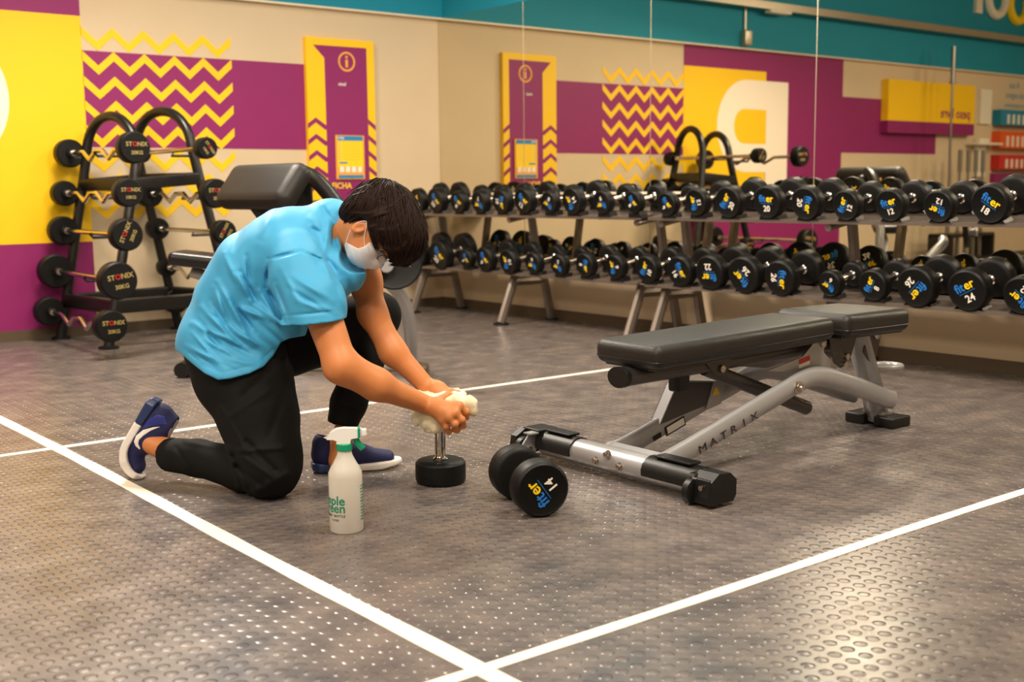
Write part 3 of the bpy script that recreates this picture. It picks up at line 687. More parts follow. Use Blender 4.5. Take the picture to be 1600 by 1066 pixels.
def beam(i, j, z, h_, name_b):
    p, q = legat(i, z), legat(j, z); d = q-p; L_ = np.linalg.norm(d); d = d/L_; name_b.box((p+q)/2, (L_, .055, h_), 'black_metal', axes=[d, np.cross(ZZ, d), ZZ], bev=.01)
for z, h_, nm in ((.98, .075, 'cross_beam'), (.24, .085, 'lower_beam')):
    for i, j in ((0, 2), (1, 3), (0, 1), (2, 3)): b_ = MB(); beam(i, j, z, h_, b_); rput(b_, nm)
b_ = MB(); b_.box((-2.28, -.74, .14), (.08, .06, .2), 'black_metal', bev=.01); b_.lathe([(0, .06), (.014, .06)], (-2.28, -.74, 0), (0, 0, 1), 'black_plastic', 14); rput(b_, 'stub_leg')
def barbell(xc, z, Rr, curl, side, lab, kg, y0=-.09, y1=-1.27, th=0):
    e_ = empty('fixed_barbell', (xc, (y0+y1)/2, z), lab, 'barbell', 'fixed barbells on the black rack')
    Lc = np.array(e_.location); b_ = MB(); T = .085
    ya, yb = y0-.0, y1
    pts = []
    hw = abs(y1-y0)/2; ym = (y0+y1)/2
    if curl:
        ys = [-hw+T, -.33, -.27, -.16, -.06, .06, .16, .27, .33, hw-T]; zs = [0, 0, 0, -.05, 0, 0, -.05, 0, 0, 0]
        pts = [(xc, ym+a, z+c2) for a, c2 in zip(ys, zs)]
    else: pts = [(xc, ym-hw+T, z), (xc, ym+hw-T, z)]
    b_.tube(pts, .014, 'chrome', n=12, up=(1, 0, 0)); o = b_.build('bar', e_); o.location = Vector(-Lc)
    for s_ in (-1, 1):
        b_ = MB(); yo = ym+s_*hw; n_ = (0, s_, 0)
        b_.lathe([(-T-.03, .03), (-T, .03), (-T, Rr*.9), (-T+.008, Rr*.98), (-T*.5, Rr), (-.01, Rr*.98), (0, Rr*.9), (0, Rr*.2)], (xc, yo, z), n_, 'rubber', 32)
        b_.lathe([(-T-.055, .022), (-T-.0, .03)], (xc, yo, z), n_, 'chrome', 16)
        X = np.array([1, 0, 0]) if s_ < 0 else np.array([-1, 0, 0]); X2 = X*math.cos(math.radians(th))+np.array([0, 0, 1])*math.sin(math.radians(th)); Y2 = -X*math.sin(math.radians(th))+np.array([0, 0, 1])*math.cos(math.radians(th))
        k = Rr/.095; O = np.array([xc, yo+s_*.0005, z])
        b_.text('ST', .036*k, O-X2*.0185*k+Y2*.008*k, X2, Y2, 'text_gold', 'r'); b_.text('O', .036*k, O-X2*.003*k+Y2*.008*k, X2, Y2, 'logo_red', 'c'); b_.text('NIX', .036*k, O+X2*.013*k+Y2*.008*k, X2, Y2, 'text_gold', 'l')
        b_.text('%dKG' % kg, .030*k, O+X2*.008*k-Y2*.040*k, X2, Y2, 'text_gold', 'c')
        o = b_.build('weight_head', e_); o.location = Vector(-Lc)
    # support hook on the rack
rows = ['topmost', 'second from top', 'third from top', 'fourth from top', 'lowest']
for i, (xc, z, Rr, cu, kg, th) in enumerate([(-2.96, 1.18, .09, 1, 20, 0), (-3.006, .93, .08, 1, 10, 0), (-3.028, .696, .092, 0, 20, 65), (-3.09, .442, .108, 0, 30, 8), (-3.144, .19, .092, 1, 20, 0)]):
    barbell(xc, z, Rr, cu, -1, 'black headed %s bar on the left side of the barbell rack, %s' % (('zigzag curl', 'straight')[1-cu], rows[i]), kg, th=th)
for i, (xc, z, Rr, cu, kg, th) in enumerate([(-2.50, 1.185, .064, 0, 10, -55), (-2.455, .92, .088, 1, 20, 0), (-2.41, .69, .073, 0, 15, 60), (-2.36, .43, .062, 1, 10, 0), (-2.31, .20, .085, 0, 15, 0)]):
    barbell(xc+(.0 if i else 0), z, Rr, cu, 1, 'black headed %s bar on the right side of the barbell rack, %s' % (('zigzag curl', 'straight')[1-cu], rows[i]), kg, th=th, y1=-1.2)
for i, (xr, z) in enumerate([(-2.96, 1.18), (-3.006, .93), (-3.028, .696), (-3.09, .442), (-3.144, .19), (-2.50, 1.185), (-2.455, .92), (-2.41, .69), (-2.36, .43), (-2.31, .20)]):
    for y in (-.30, -.76):
        lg = legat((0 if y == -.30 else 1)+(0 if i < 5 else 2), min(z, 1.15)); yy = lg[1]
        b_ = MB(); b_.tube([(lg[0], yy, z-.03), (xr, yy, z-.03), (xr+(.02 if i >= 5 else -.02), yy, z-.004)], .009, 'black_metal', n=8); rput(b_, 'bar_hook')

# ------------------------------------------------------------------ preacher curl machine behind the person
pc = empty('preacher_curl_machine', W(480, 560, 6.1)*np.array([1, 1, 0]), 'grey and black preacher curl machine behind the kneeling person', 'exercise machine'); PL = np.array(pc.location)
def pput(b_, name):
    o = b_.build(name, pc); o.location = Vector(-PL); return o
DP = 6.0
RHt = nrm(RH); FHt = nrm(FH)
cpt = W(410, 292, DP)
pa0 = nrm([.09, -1, 0]); pn = nrm([-.80, -.07, .60]); pn = nrm(pn-pa0*(pn@pa0)); pa = np.array([pa0, np.cross(pn, pa0), pn])
b_ = MB(); b_.box(cpt, (.66, .26, .12), 'vinyl', axes=pa, bev=.058); pput(b_, 'arm_pad')
b_ = MB(); b_.tube([W(468, 268, DP+.05), W(492, 278, DP+.02), W(520, 310, DP), W(545, 350, DP-.05)], .042, 'black_metal', n=12, smooth=1); b_.box(W(470, 300, DP+.1), (.12, .06, .16), 'black_metal', axes=[RHt, FHt, ZZ], bev=.02); pput(b_, 'lever_arm')
b_ = MB(); b_.box(W(466, 291, DP-.02), (.05, .05, .05), 'sign_orange', axes=[RHt, FHt, ZZ], bev=.01); pput(b_, 'orange_clip')
b_ = MB(); b_.prism([(0, 0), (.18, .0), (.24, -.20), (.14, -.20)], W(392, 325, DP+.03), RHt, ZZ, .04, 'black_metal'); pput(b_, 'pad_bracket')
b_ = MB(); b_.box(W(322, 407, 5.9), (.33, .26, .07), 'vinyl_side', axes=[nrm(RHt-ZZ*.12), FHt, nrm(ZZ+RHt*.12)], bev=.03); pput(b_, 'seat')
b_ = MB(); b_.tube([W(300, 425, 5.95), W(350, 440, 5.95), W(420, 500, 6.0), W(430, 560, 6.1)], .03, 'steel_grey', n=12, smooth=1); b_.tube([W(440, 330, 6.0), W(470, 430, 6.0), W(470, 560, 6.1)], .035, 'steel_grey', n=12, smooth=1); pput(b_, 'seat_post')
A_ = atZ(288, 580, .03); B_ = atZ(656, 580, .03)
b_ = MB(); b_.tube([atZ(296, 578, .035), atZ(470, 572, .035), atZ(650, 572, .035)], .03, 'steel_grey', n=12); pput(b_, 'base_beam')
b_ = MB(); b_.tube([A_-FHt*.05+ZZ*.01, A_+FHt*.22+ZZ*.01], .04, 'black_plastic', n=12); pput(b_, 'rubber_foot'); b_ = MB(); b_.box(atZ(655, 578, .03), (.09, .16, .05), 'baseboard', axes=[RHt, FHt, ZZ], bev=.01); pput(b_, 'rubber_foot')
b_ = MB(); b_.tube([W(588, 430, 5.6), W(606, 438, 5.6), W(628, 462, 5.7), W(640, 500, 5.8), W(643, 570, 6.05)], .034, 'steel_grey', n=16, smooth=2); b_.lathe([(-.01, .042), (.02, .042)], atZ(648, 573, .01), (0, 0, 1), 'black_plastic', 14); pput(b_, 'front_post')
pl = W(616, 409, 5.45); b_ = MB(); nv = nrm(-FHt*1+RHt*.15+ZZ*.1)
b_.lathe([(-.02, .02), (-.02, .125), (-.015, .132), (.012, .132), (.017, .125), (.012, .11), (.012, .03)], pl, nv, 'rubber', 36); xs = nrm(np.cross(ZZ, nv)); ys = np.cross(nv, xs)
b_.text('10', .05, pl+nv*.0125+xs*.060-ys*.022, xs, ys, 'logo_white'); b_.lathe([(.0, .022), (.05, .022), (.07, .035), (.08, .03)], pl-ys*.02-xs*.04, nv, 'steel_grey', 16); o = pput(b_, 'weight_plate')

# vertical barbell stand seen only in the mirror
vb = empty('bar_stand', (-7.0, -.4, 0), 'stand holding upright steel bars beside the yellow wall sign, seen in the mirror', 'bar stand')
b_ = MB(); b_.box((-7.0, -.4, .05), (.9, .4, .1), 'black_metal', bev=.01); b_.box((-7.0, -.4, .35), (.9, .3, .04), 'black_metal', bev=.01)
for x_ in (-7.43, -6.57): b_.box((x_, -.4, .2), (.04, .3, .3), 'black_metal')
o = b_.build('base', vb); o.location = (7.0, .4, 0)
for k, (x_, h_) in enumerate([(-6.69, 2.44), (-6.905, 1.31), (-7.08, 1.31), (-7.24, 1.31), (-7.39, 1.31)]):
    b_ = MB()
    if k == 0: b_.lathe([(0, .025), (.45, .025), (.455, .035), (.48, .035), (.485, .014), (1.93, .014), (1.935, .035), (1.96, .035), (1.965, .025), (h_-.1, .025)], (x_, -.4, .1), (0, 0, 1), 'steel_bar', 14)
    else: b_.lathe([(0, .025), (.3, .025), (.305, .014), (h_-.35, .014), (h_-.345, .025), (h_-.1, .025)], (x_, -.4, .1), (0, 0, 1), 'steel_bar', 14)
    tag(b_.build('steel_bar'), 'long steel bar standing upright in the bar stand, in the mirror' if k == 0 else 'short steel bar standing upright in the bar stand, %s after the long one' % ['', 'first', 'second', 'third', 'fourth'][k], 'barbell', 'upright bars in the stand')

# ------------------------------------------------------------------ spray bottle
bo = atZ(542, 829, 0); bo[2] = 0
sb = empty('spray_bottle', bo, 'white plastic spray bottle with green trigger standing on the floor in front of the person', 'spray bottle')
b_ = MB(); b_.lathe([(.0, .040), (.003, .0445), (.008, .046), (.155, .046), (.165, .0455), (.178, .040), (.195, .030), (.212, .0215), (.225, .0185), (.238, .0180)], (0, 0, 0), (0, 0, 1), 'bottle_white', 40)
bb = b_.build('bottle_body', sb)
vx = nrm((CAM-bo)*np.array([1, 1, 0])); vy = nrm(np.cross([0, 0, 1], vx))   # vx to camera, vy to viewer's right
def wrap(ang0):
    def f(a, b2, lay):
        r_ = .0464+lay; an = ang0+a/.0464
        return (vx*math.cos(an)+vy*math.sin(an))*r_+np.array([0, 0, 1])*b2
    return f
b_ = MB()
def wt(s_, size, z, ang, align, m_='label_green', bold=True):
    f0 = wrap(ang); b_.text(s_, size, (0, 0, 0), (1, 0, 0), (0, 1, 0), m_, align, fn=lambda a, b2, l: f0(a, b2+z, l), bold=bold)
aE = -.07
wt('simple', .036, .083, aE, 'r'); wt('green', .036, .062, aE, 'r'); wt('SPRAY  BOTTLE', .0095, .0495, aE, 'r', 'text_grey', False); wt('1 LITRE', .0075, .038, aE-.4, 'r', 'text_grey', False)
for k in range(12): wt('DIRECTIONS' if k % 3 else 'CAUTION', .006, .128-k*.0085, 1.0, 'l', 'label_green', False)
b_.build('label_print', bb, 0)
b_ = MB(); b_.lathe([(.226, .0205), (.228, .022), (.244, .022), (.246, .0205)], (0, 0, 0), (0, 0, 1), 'spray_green', 28); b_.build('collar', sb)
b_ = MB(); hd = vy
prof_ = [(-.022, .246), (.016, .246), (.018, .258), (.045, .262), (.047, .286), (.0, .289), (-.02, .287), (-.036, .278), (-.048, .262), (-.047, .259), (-.03, .258), (-.02, .254)]
b_.prism(prof_, -np.cross(hd, [0, 0, 1])*0.0+np.cross(hd, [0, 0, 1])*-.012, hd, (0, 0, 1), .024, 'spray_white'); b_.box(hd*.054+np.array([0, 0, .274]), (.014, .018, .02), 'spray_white', axes=[hd, np.cross([0, 0, 1], hd), [0, 0, 1]], bev=.003)
sh = b_.build('spray_head', sb, 60)
b_ = MB(); b_.box(hd*.0405+np.array([0, 0, .2745]), (.008, .027, .026), 'spray_green', axes=[hd, np.cross([0, 0, 1], hd), [0, 0, 1]], bev=.002)
b_.tube([hd*.030+ZZ*.262, hd*.034+ZZ*.250, hd*.041+ZZ*.238, hd*.050+ZZ*.228], .005, 'spray_green', n=10, rx=.005, ry=.009, smooth=1, up=(0, 0, 1)); b_.build('trigger', sb)

# ------------------------------------------------------------------ signed-distance modelling for the person
def dot(a, b): return (a*b).sum(-1)
def cap(P, a, b, r1, r2):
    a = np.asarray(a, float); b = np.asarray(b, float); ba = b-a; t = np.clip(((P-a)@ba)/(ba@ba), 0, 1)
    return np.linalg.norm(P-a-t[:, None]*ba, axis=1)-(r1+(r2-r1)*t)
def ecap(P, a, b, l, w1, t1, w2, t2):
    a = np.asarray(a, float); b = np.asarray(b, float); ba = b-a; t = np.clip(((P-a)@ba)/(ba@ba), 0, 1); q = P-a-t[:, None]*ba
    l = nrm(l); x = q@l; rr = np.sqrt(np.maximum((q*q).sum(1)-x*x, 0)); w_ = w1+(w2-w1)*t; tt = t1+(t2-t1)*t
    k = np.sqrt((x/w_)**2+(rr/tt)**2); return (k-1)*np.minimum(w_, tt)
def ell(P, c, r, A=None):
    q = P-np.asarray(c, float)
    if A is not None: q = q@np.asarray(A).T
    r = np.asarray(r, float); k = np.linalg.norm(q/r, axis=1); k2 = np.linalg.norm(q/(r*r), axis=1); return k*(k-1)/np.maximum(k2, 1e-9)
def smin(a, b, k): h = np.clip(0.5+0.5*(b-a)/k, 0, 1); return b+(a-b)*h-k*h*(1-h)
def smax(a, b, k): return -smin(-a, -b, k)
def chain(P, pts, rs, k=0.01):
    d = None
    for i in range(len(pts)-1):
        e = cap(P, pts[i], pts[i+1], rs[i], rs[i+1]); d = e if d is None else smin(d, e, k)
    return d
def surface(f, lo, hi, h, name, material, parent, lip=0.03, smooth=True):
    lo = np.array(lo, float); hi = np.array(hi, float); nb = np.ceil((hi-lo)/(8*h)).astype(int); dims = nb*8
    I = np.stack(np.meshgrid(*[np.arange(n) for n in nb], indexing='ij'), -1).reshape(-1, 3)
    cd_ = f(lo+(I*8+4)*h); act = np.abs(cd_) < 8*h*0.9+lip
    arr = np.repeat(np.repeat(np.repeat(np.where(cd_ > 0, 1.0, -1.0).reshape(nb).astype(np.float32), 8, 0), 8, 1), 8, 2)
    o8 = np.stack(np.meshgrid(*[np.arange(8)]*3, indexing='ij'), -1).reshape(-1, 3); A_ = I[act]
    for s_ in range(0, len(A_), 400):
        idx = (A_[s_:s_+400, None, :]*8+o8[None]).reshape(-1, 3); arr[idx[:, 0], idx[:, 1], idx[:, 2]] = f(lo+idx*h)
    neg = arr < 0; c8 = np.zeros(tuple(dims-1), np.int8)
    off = [(i, j, k) for i in (0, 1) for j in (0, 1) for k in (0, 1)]
    X, Y, Z_ = dims
    for i, j, k in off: c8 += neg[i:X-1+i, j:Y-1+j, k:Z_-1+k]
    cells = np.argwhere((c8 > 0) & (c8 < 8)); vid = -np.ones(tuple(dims-1), np.int64); vid[tuple(cells.T)] = np.arange(len(cells))
    acc = np.zeros((len(cells), 3)); cnt = np.zeros(len(cells))
    for a in off:
        for ax in range(3):
            if a[ax] == 1: continue
            b_ = list(a); b_[ax] = 1; va = arr[tuple((cells+a).T)]; vb = arr[tuple((cells+b_).T)]; mk = (va < 0) != (vb < 0)
            t = np.where(mk, va/np.where(mk, va-vb, 1), 0); p = np.tile(np.array(a, float), (len(cells), 1)); p[:, ax] += t
            acc += np.where(mk[:, None], p, 0); cnt += mk
    V = lo+(cells+acc/np.maximum(cnt, 1)[:, None])*h; Fc = []
    for ax in range(3):
        b1, b2 = (ax+1) % 3, (ax+2) % 3; s0 = [slice(None)]*3; s1 = [slice(None)]*3; s0[ax] = slice(0, -1); s1[ax] = slice(1, None)
        cr = np.argwhere(neg[tuple(s0)] != neg[tuple(s1)]); ok = (cr[:, b1] > 0) & (cr[:, b2] > 0) & (cr[:, b1] < dims[b1]-1) & (cr[:, b2] < dims[b2]-1) & (cr[:, ax] < dims[ax]-1); cr = cr[ok]
        e1 = np.eye(3, dtype=int)[b1]; e2 = np.eye(3, dtype=int)[b2]
        q = np.stack([vid[tuple((cr-e1-e2).T)], vid[tuple((cr-e2).T)], vid[tuple(cr.T)], vid[tuple((cr-e1).T)]], 1)
        fl_ = ~neg[tuple(cr.T)]; q[fl_] = q[fl_][:, ::-1]; Fc.append(q[(q >= 0).all(1)])
    Fc = np.concatenate(Fc)
    # a light Laplacian pass
    for _ in range(2 if smooth else 0):
        S_ = np.zeros_like(V); n_ = np.zeros(len(V))
        for a, b_ in ((0, 1), (1, 2), (2, 3), (3, 0)):
            np.add.at(S_, Fc[:, a], V[Fc[:, b_]]); np.add.at(n_, Fc[:, a], 1); np.add.at(S_, Fc[:, b_], V[Fc[:, a]]); np.add.at(n_, Fc[:, b_], 1)
        V = V*0.5+0.5*S_/np.maximum(n_, 1)[:, None]
    me = bpy.data.meshes.new(name); me.from_pydata((V-np.array(parent.location)).tolist(), [], Fc.tolist())
    me.polygons.foreach_set('use_smooth', [True]*len(me.polygons)); me.materials.append(MATS[material]); me.update()
    o = bpy.data.objects.new(name, me); COL.objects.link(o); o.parent = parent
    return o
def grad(f, P, e=0.002):
    return np.stack([f(P+np.eye(3)[i]*e)-f(P-np.eye(3)[i]*e) for i in range(3)], 1)/(2*e)
def project(f, P, it=6, lev=0.0):
    for _ in range(it):
        g_ = grad(f, P); g_ /= np.maximum((g_*g_).sum(1), 1e-6)[:, None]; P = P-g_*(f(P)-lev)[:, None]
    return P
def sight(f, px, start, lev=0.0):
    """first point of the surface behind each photo pixel"""
    R = np.array([ray(x, y) for x, y in px]); n_ = np.linalg.norm(R, axis=1); t = np.full(len(px), start)
    for _ in range(90): t = t+np.clip((f(CAM+R*t[:, None])-lev), -.05, .05)*0.7/n_
    return CAM+R*t[:, None]
def decal(f, poly, start, name, material, parent, th=0.0015, lev=0.0, n=3):
    # refine the outline, fan to a centre line by a grid inside the polygon
    poly = np.array(poly, float); x0, y0 = poly.min(0); x1, y1 = poly.max(0); st = max((x1-x0), (y1-y0))/46
    gx = np.arange(x0, x1+st, st); gy = np.arange(y0, y1+st, st)
    def inside(x, y):
        c_ = False; j = len(poly)-1
        for i in range(len(poly)):
            if (poly[i, 1] > y) != (poly[j, 1] > y) and x < (poly[j, 0]-poly[i, 0])*(y-poly[i, 1])/(poly[j, 1]-poly[i, 1])+poly[i, 0]: c_ = not c_
            j = i
        return c_
    def clampin(x, y):
        best = None
        for i in range(len(poly)):
            a, b_ = poly[i], poly[(i+1) % len(poly)]; t = np.clip(np.dot([x-a[0], y-a[1]], b_-a)/max(np.dot(b_-a, b_-a), 1e-9), 0, 1); q = a+(b_-a)*t; d = np.hypot(*(q-[x, y]))
            if best is None or d < best[0]: best = (d, q)
        return best
    pts = {}; P = []; F = []
    cellsin = [(i, j) for i in range(len(gx)-1) for j in range(len(gy)-1) if inside(gx[i]+st/2, gy[j]+st/2)]
    for i, j in cellsin:
        q = []
        for a, b_ in ((0, 0), (1, 0), (1, 1), (0, 1)):
            k_ = (i+a, j+b_)
            if k_ not in pts:
                x, y = gx[0]+st*k_[0], gy[0]+st*k_[1]; d, c_ = clampin(x, y)
                if (not inside(x, y)) or d < st*0.75: x, y = c_
                pts[k_] = len(P); P.append((x, y))
            q.append(pts[k_])
        F.append(tuple(q))
    S1 = sight(f, P, start, lev); n_ = grad(f, S1); n_ /= np.maximum(np.linalg.norm(n_, axis=1), 1e-6)[:, None]
    V = np.concatenate([S1+n_*th, S1-n_*th]); m_ = len(P); cnt = {}
    for f_ in F:
        for i in range(4): cnt[(f_[i], f_[(i+1) % 4])] = 1
    FF = [f_[::-1] for f_ in F]+[tuple(i+m_ for i in f_) for f_ in F]+[(a, b_, b_+m_, a+m_) for (a, b_) in cnt if (b_, a) not in cnt]
    me = bpy.data.meshes.new(name); me.from_pydata((V-np.array(parent_world(parent))).tolist(), [], FF); me.polygons.foreach_set('use_smooth', [True]*len(me.polygons)); me.materials.append(MATS[material]); me.update()
    o = bpy.data.objects.new(name, me); COL.objects.link(o); o.parent = parent; return o
def parent_world(o):
    v = np.array(o.location)
    while o.parent is not None: o = o.parent; v = v+np.array(o.location)
    return v
def noise3(P, s, seed=0):
    r_ = np.random.default_rng(seed); out = 0
    for _ in range(5):
        k = r_.normal(size=3)*s; out = out+np.sin(P@k+r_.uniform(0, 6.28))
    return out/5

# ---- joints (photo pixel + depth)
PO = np.array([*atZ(430, 760)[:2], 0.0])
pe = empty('person', PO, 'person kneeling on one knee in light blue t-shirt and black trousers, wiping a dumbbell', 'person')
J = {k: W(*v) for k, v in dict(
    hipR=(385, 560, 3.66), hipL=(405, 548, 3.84), kneeR=(425, 735, 3.57), ankR=(250, 699, 3.80), kneeL=(595, 488, 3.94), ankL=(533, 692, 3.86),
    sh_R=(474, 398, 3.57), sh_L=(560, 390, 3.82), elR=(533, 572, 3.44), wrR=(664, 632, 3.62), elL=(582, 490, 3.76), wrL=(669, 606, 3.745), neck0=(520, 335, 3.68), head=(580, 361, 3.60)).items()}
lat0 = nrm(FHt*math.cos(math.radians(8))+RHt*math.sin(math.radians(8)))
lat1 = nrm(FHt*math.cos(math.radians(20))+RHt*math.sin(math.radians(20)))
# head frame
Uh = nrm(RHt*.95+ZZ*.24-FHt*.05); Fh = nrm(RHt*.24-ZZ*.92-FHt*.20); Fh = nrm(Fh-Uh*(Fh@Uh)); Lh = np.cross(Uh, Fh)   # Lh points to one side
HC_ = J['head']; HA = np.array([Lh, Uh, Fh])
near = 1 if (Lh@FHt) < 0 else -1
HS = np.array([1.0, .88, .86])
def hloc(P): return ((P-HC_)@HA.T)/HS
def hw_(l, u, f_): return HC_+Lh*l+Uh*u*HS[1]+Fh*f_*HS[2]
def d_head(P):
    q = hloc(P)
    d = ell(q, (0, .030, -.012), (.078, .098, .100))
    d = smin(d, ell(q, (0, -.022, .030), (.064, .078, .070)), .03)
    d = smin(d, ell(q, (0, -.066, .056), (.040, .030, .038)), .03)
    for s_ in (-1, 1):
        d = smin(d, ell(q, (s_*.036, -.022, .068), (.026, .028, .024)), .02)
        d = smin(d, cap(q, (s_*.012, .040, .086), (s_*.045, .042, .076), .008, .006), .014)
        d = smax(d, -ell(q, (s_*.031, .024, .096), (.018, .012, .013)), .012)
    d = smin(d, cap(q, (0, .036, .088), (0, -.006, .112), .009, .013), .012)
    for s_ in (-1, 1): d = smin(d, ell(q, (s_*.013, -.010, .104), (.009, .008, .010)), .006)
    d = smin(d, ell(q, (0, -.038, .096), (.024, .007, .010)), .008); d = smin(d, ell(q, (0, -.049, .094), (.020, .007, .010)), .008)
    d = smax(d, -cap(q, (-.02, -.0435, .107), (.02, -.0435, .107), .002, .002), .004)
    for s_ in (-1, 1):
        e = ell(q, (s_*.080, -.020, -.004), (.009, .033, .021)); e = smax(e, -ell(q, (s_*.090, -.016, -.001), (.008, .022, .012)), .005)
        e = smin(e, ell(q, (s_*.081, -.022, .010), (.006, .008, .005)), .004); d = smin(d, e, .006)
    return d
neckp = [W(503, 374, 3.69), W(542, 366, 3.655), hw_(0, -.035, -.030)]
def d_neck(P): return chain(P, neckp, [.068, .058, .060], .03)
TC = [W(361, 530, 3.73), W(381, 474, 3.72), W(412, 424, 3.70), W(462, 388, 3.69), W(505, 368, 3.69)]
def torso(P, g_):
    ls = [lat0, lat0*.66+lat1*.34, lat0*.33+lat1*.67, lat1, lat1]; w_ = [.165, .165, .178, .182, .12]; t_ = [.112, .118, .122, .112, .075]
    d = None
    for i in range(4):
        e = ecap(P, TC[i], TC[i+1], nrm(ls[i]+ls[i+1]), w_[i]+g_, t_[i]+g_, w_[i+1]+g_, t_[i+1]+g_); d = e if d is None else smin(d, e, .05)
    return d
armR = [J['sh_R'], W(497, 470, 3.47), J['elR'], W(590, 602, 3.50), J['wrR']]; rR = [.056, .056, .048, .044, .029]
armL = [J['sh_L'], W(571, 440, 3.79), J['elL'], W(614, 550, 3.75), J['wrL']]; rL = [.060, .050, .044, .041, .028]
# ---- hands
def hand(wr, palm, mcps, fingers, thumb, pw):
    """palm slab through the knuckles and five separate bent fingers"""
    def f(P):
        d = cap(P, wr, palm, .027, .026)
        for m_ in mcps: d = smin(d, cap(P, palm*.7+wr*.3, m_, .021, .0155), .014)
        d = smin(d, ell(P, palm, (.030, .030, .024)), .014)
        for ch, rs in fingers: 
            e = chain(P, ch, rs, .004); 
            for q_ in ch[1:-1]: e = smin(e, np.linalg.norm(P-q_, axis=1)-rs[0]*1.04, .004)
            d = smin(d, e, .0045)
        d = smin(d, chain(P, thumb[0], thumb[1], .006), .012)
        return d
    return f
mR = [W(717, 634, 3.59), W(711, 645, 3.575), W(702, 652, 3.575), W(691, 656, 3.585)]
fR = [([mR[0], W(729, 644, 3.60), W(728, 652, 3.63), W(720, 652, 3.65)], [.0112, .0104, .0094, .0082]),
      ([mR[1], W(722, 656, 3.58), W(724, 665, 3.605), W(717, 666, 3.635)], [.0114, .0106, .0096, .0084]),
      ([mR[2], W(711, 663, 3.575), W(714, 672, 3.60), W(708, 672, 3.63)], [.0112, .0104, .0094, .0082]),
      ([mR[3], W(697, 667, 3.585), W(701, 675, 3.605), W(697, 674, 3.635)], [.0102, .0094, .0086, .0076])]
thR = ([W(682, 628, 3.62), W(700, 618, 3.65), W(716, 622, 3.665), W(728, 630, 3.67)], [.015, .0125, .0105, .009])
handR = hand(J['wrR'], W(692, 641, 3.60), mR, fR, thR, 0)
mL = [W(693, 610, 3.73), W(695, 616, 3.705), W(698, 614, 3.755), W(700, 618, 3.78)]
fL = [([mL[1], W(706, 618, 3.69), W(715, 622, 3.685), W(722, 627, 3.69)], [.0098, .0092, .0086, .0076]),
      ([mL[0], W(706, 611, 3.72), W(716, 614, 3.715), W(725, 619, 3.71)], [.0095, .0090, .0084, .0074]),
      ([mL[2], W(710, 613, 3.75), W(720, 619, 3.75), W(725, 628, 3.75)], [.0095, .0090, .0084, .0074]),
      ([mL[3], W(710, 618, 3.78), W(718, 625, 3.785), W(721, 634, 3.79)], [.0086, .0082, .0076, .0068])]
thL = ([W(680, 612, 3.73), W(690, 622, 3.69), W(699, 628, 3.67), W(706, 632, 3.665)], [.014, .0122, .0105, .009])
handL = hand(J['wrL'], W(683, 609, 3.735), mL, fL, thL, 0)
def d_arms(P):
    d = chain(P, armR, rR, .03)
    d = smin(d, cap(P, W(545, 578, 3.46), W(585, 598, 3.49), .040, .036), .03); d = smin(d, np.linalg.norm(P-W(524, 576, 3.45), axis=1)-.030, .02)
    e = chain(P, armL, rL, .03); d = np.minimum(d, e)
    return d
def d_legs(P):
    d = chain(P, [J['hipR'], J['kneeR'], J['ankR']], [.08, .058, .034], .02); d = np.minimum(d, chain(P, [J['hipL'], J['kneeL'], J['ankL']], [.078, .052, .034], .02))
    d = smin(d, ecap(P, TC[0]-ZZ*.02, TC[0]-ZZ*.09, lat0, .13, .09, .12, .08), .03)
    return d
ankFR = [W(250, 699, 3.80), W(233, 692, 3.81)]; ankFL = [W(533, 692, 3.86), W(529, 720, 3.86)]
def d_body(P):
    d = smin(torso(P, -.022), d_neck(P), .03)
    d = smin(d, d_head(P), .018)
    d = smin(d, d_arms(P), .018)
    d = np.minimum(d, d_legs(P)) if False else smin(d, d_legs(P), .02)
    d = smin(d, cap(P, *ankFR, .034, .034), .01); d = smin(d, cap(P, *ankFL, .034, .034), .01)
    d = smin(d, handR(P), .008); d = smin(d, handL(P), .008)
    return d
def bounds(pts, m_): a = np.array(pts); return a.min(0)-m_, a.max(0)+m_
allp = list(J.values())+TC+mR+[W(730, 650, 3.6), W(230, 700, 3.82), W(640, 330, 3.6), W(600, 420, 3.55)]
lo, hi = bounds(allp, .13); lo[2] = 0.0
HR = 0.0042
body = surface(d_body, lo, hi, HR, 'body', 'skin', pe, lip=.02)
# nails
for ch, rs in fL[:2]+[(thR[0], thR[1])]:
    tip = ch[-1]; dr = nrm(ch[-1]-ch[-2]); nn = nrm(ZZ-dr*(ZZ@dr)); b_ = MB(); sd_ = np.cross(dr, nn)
    b_.lathe([(0, .0058), (.0012, .0052), (.0016, .003)], tip-PO+nn*(rs[-1]*.82)+dr*.001, nn, 'nail', 12); b_.build('fingernail', body)
# eyes
for s_ in (-1, 1):
    b_ = MB(); c_ = hw_(s_*.031, .024, .078); 
    b_.lathe([(-.011*math.cos(t), max(.011*math.sin(t), 1e-4)) for t in np.linspace(0.01, math.pi-.01, 12)], c_-PO, Fh, 'eye_white', 16, mats=['eye_white']*8+['eye_dark']*3); b_.build('eye', body)

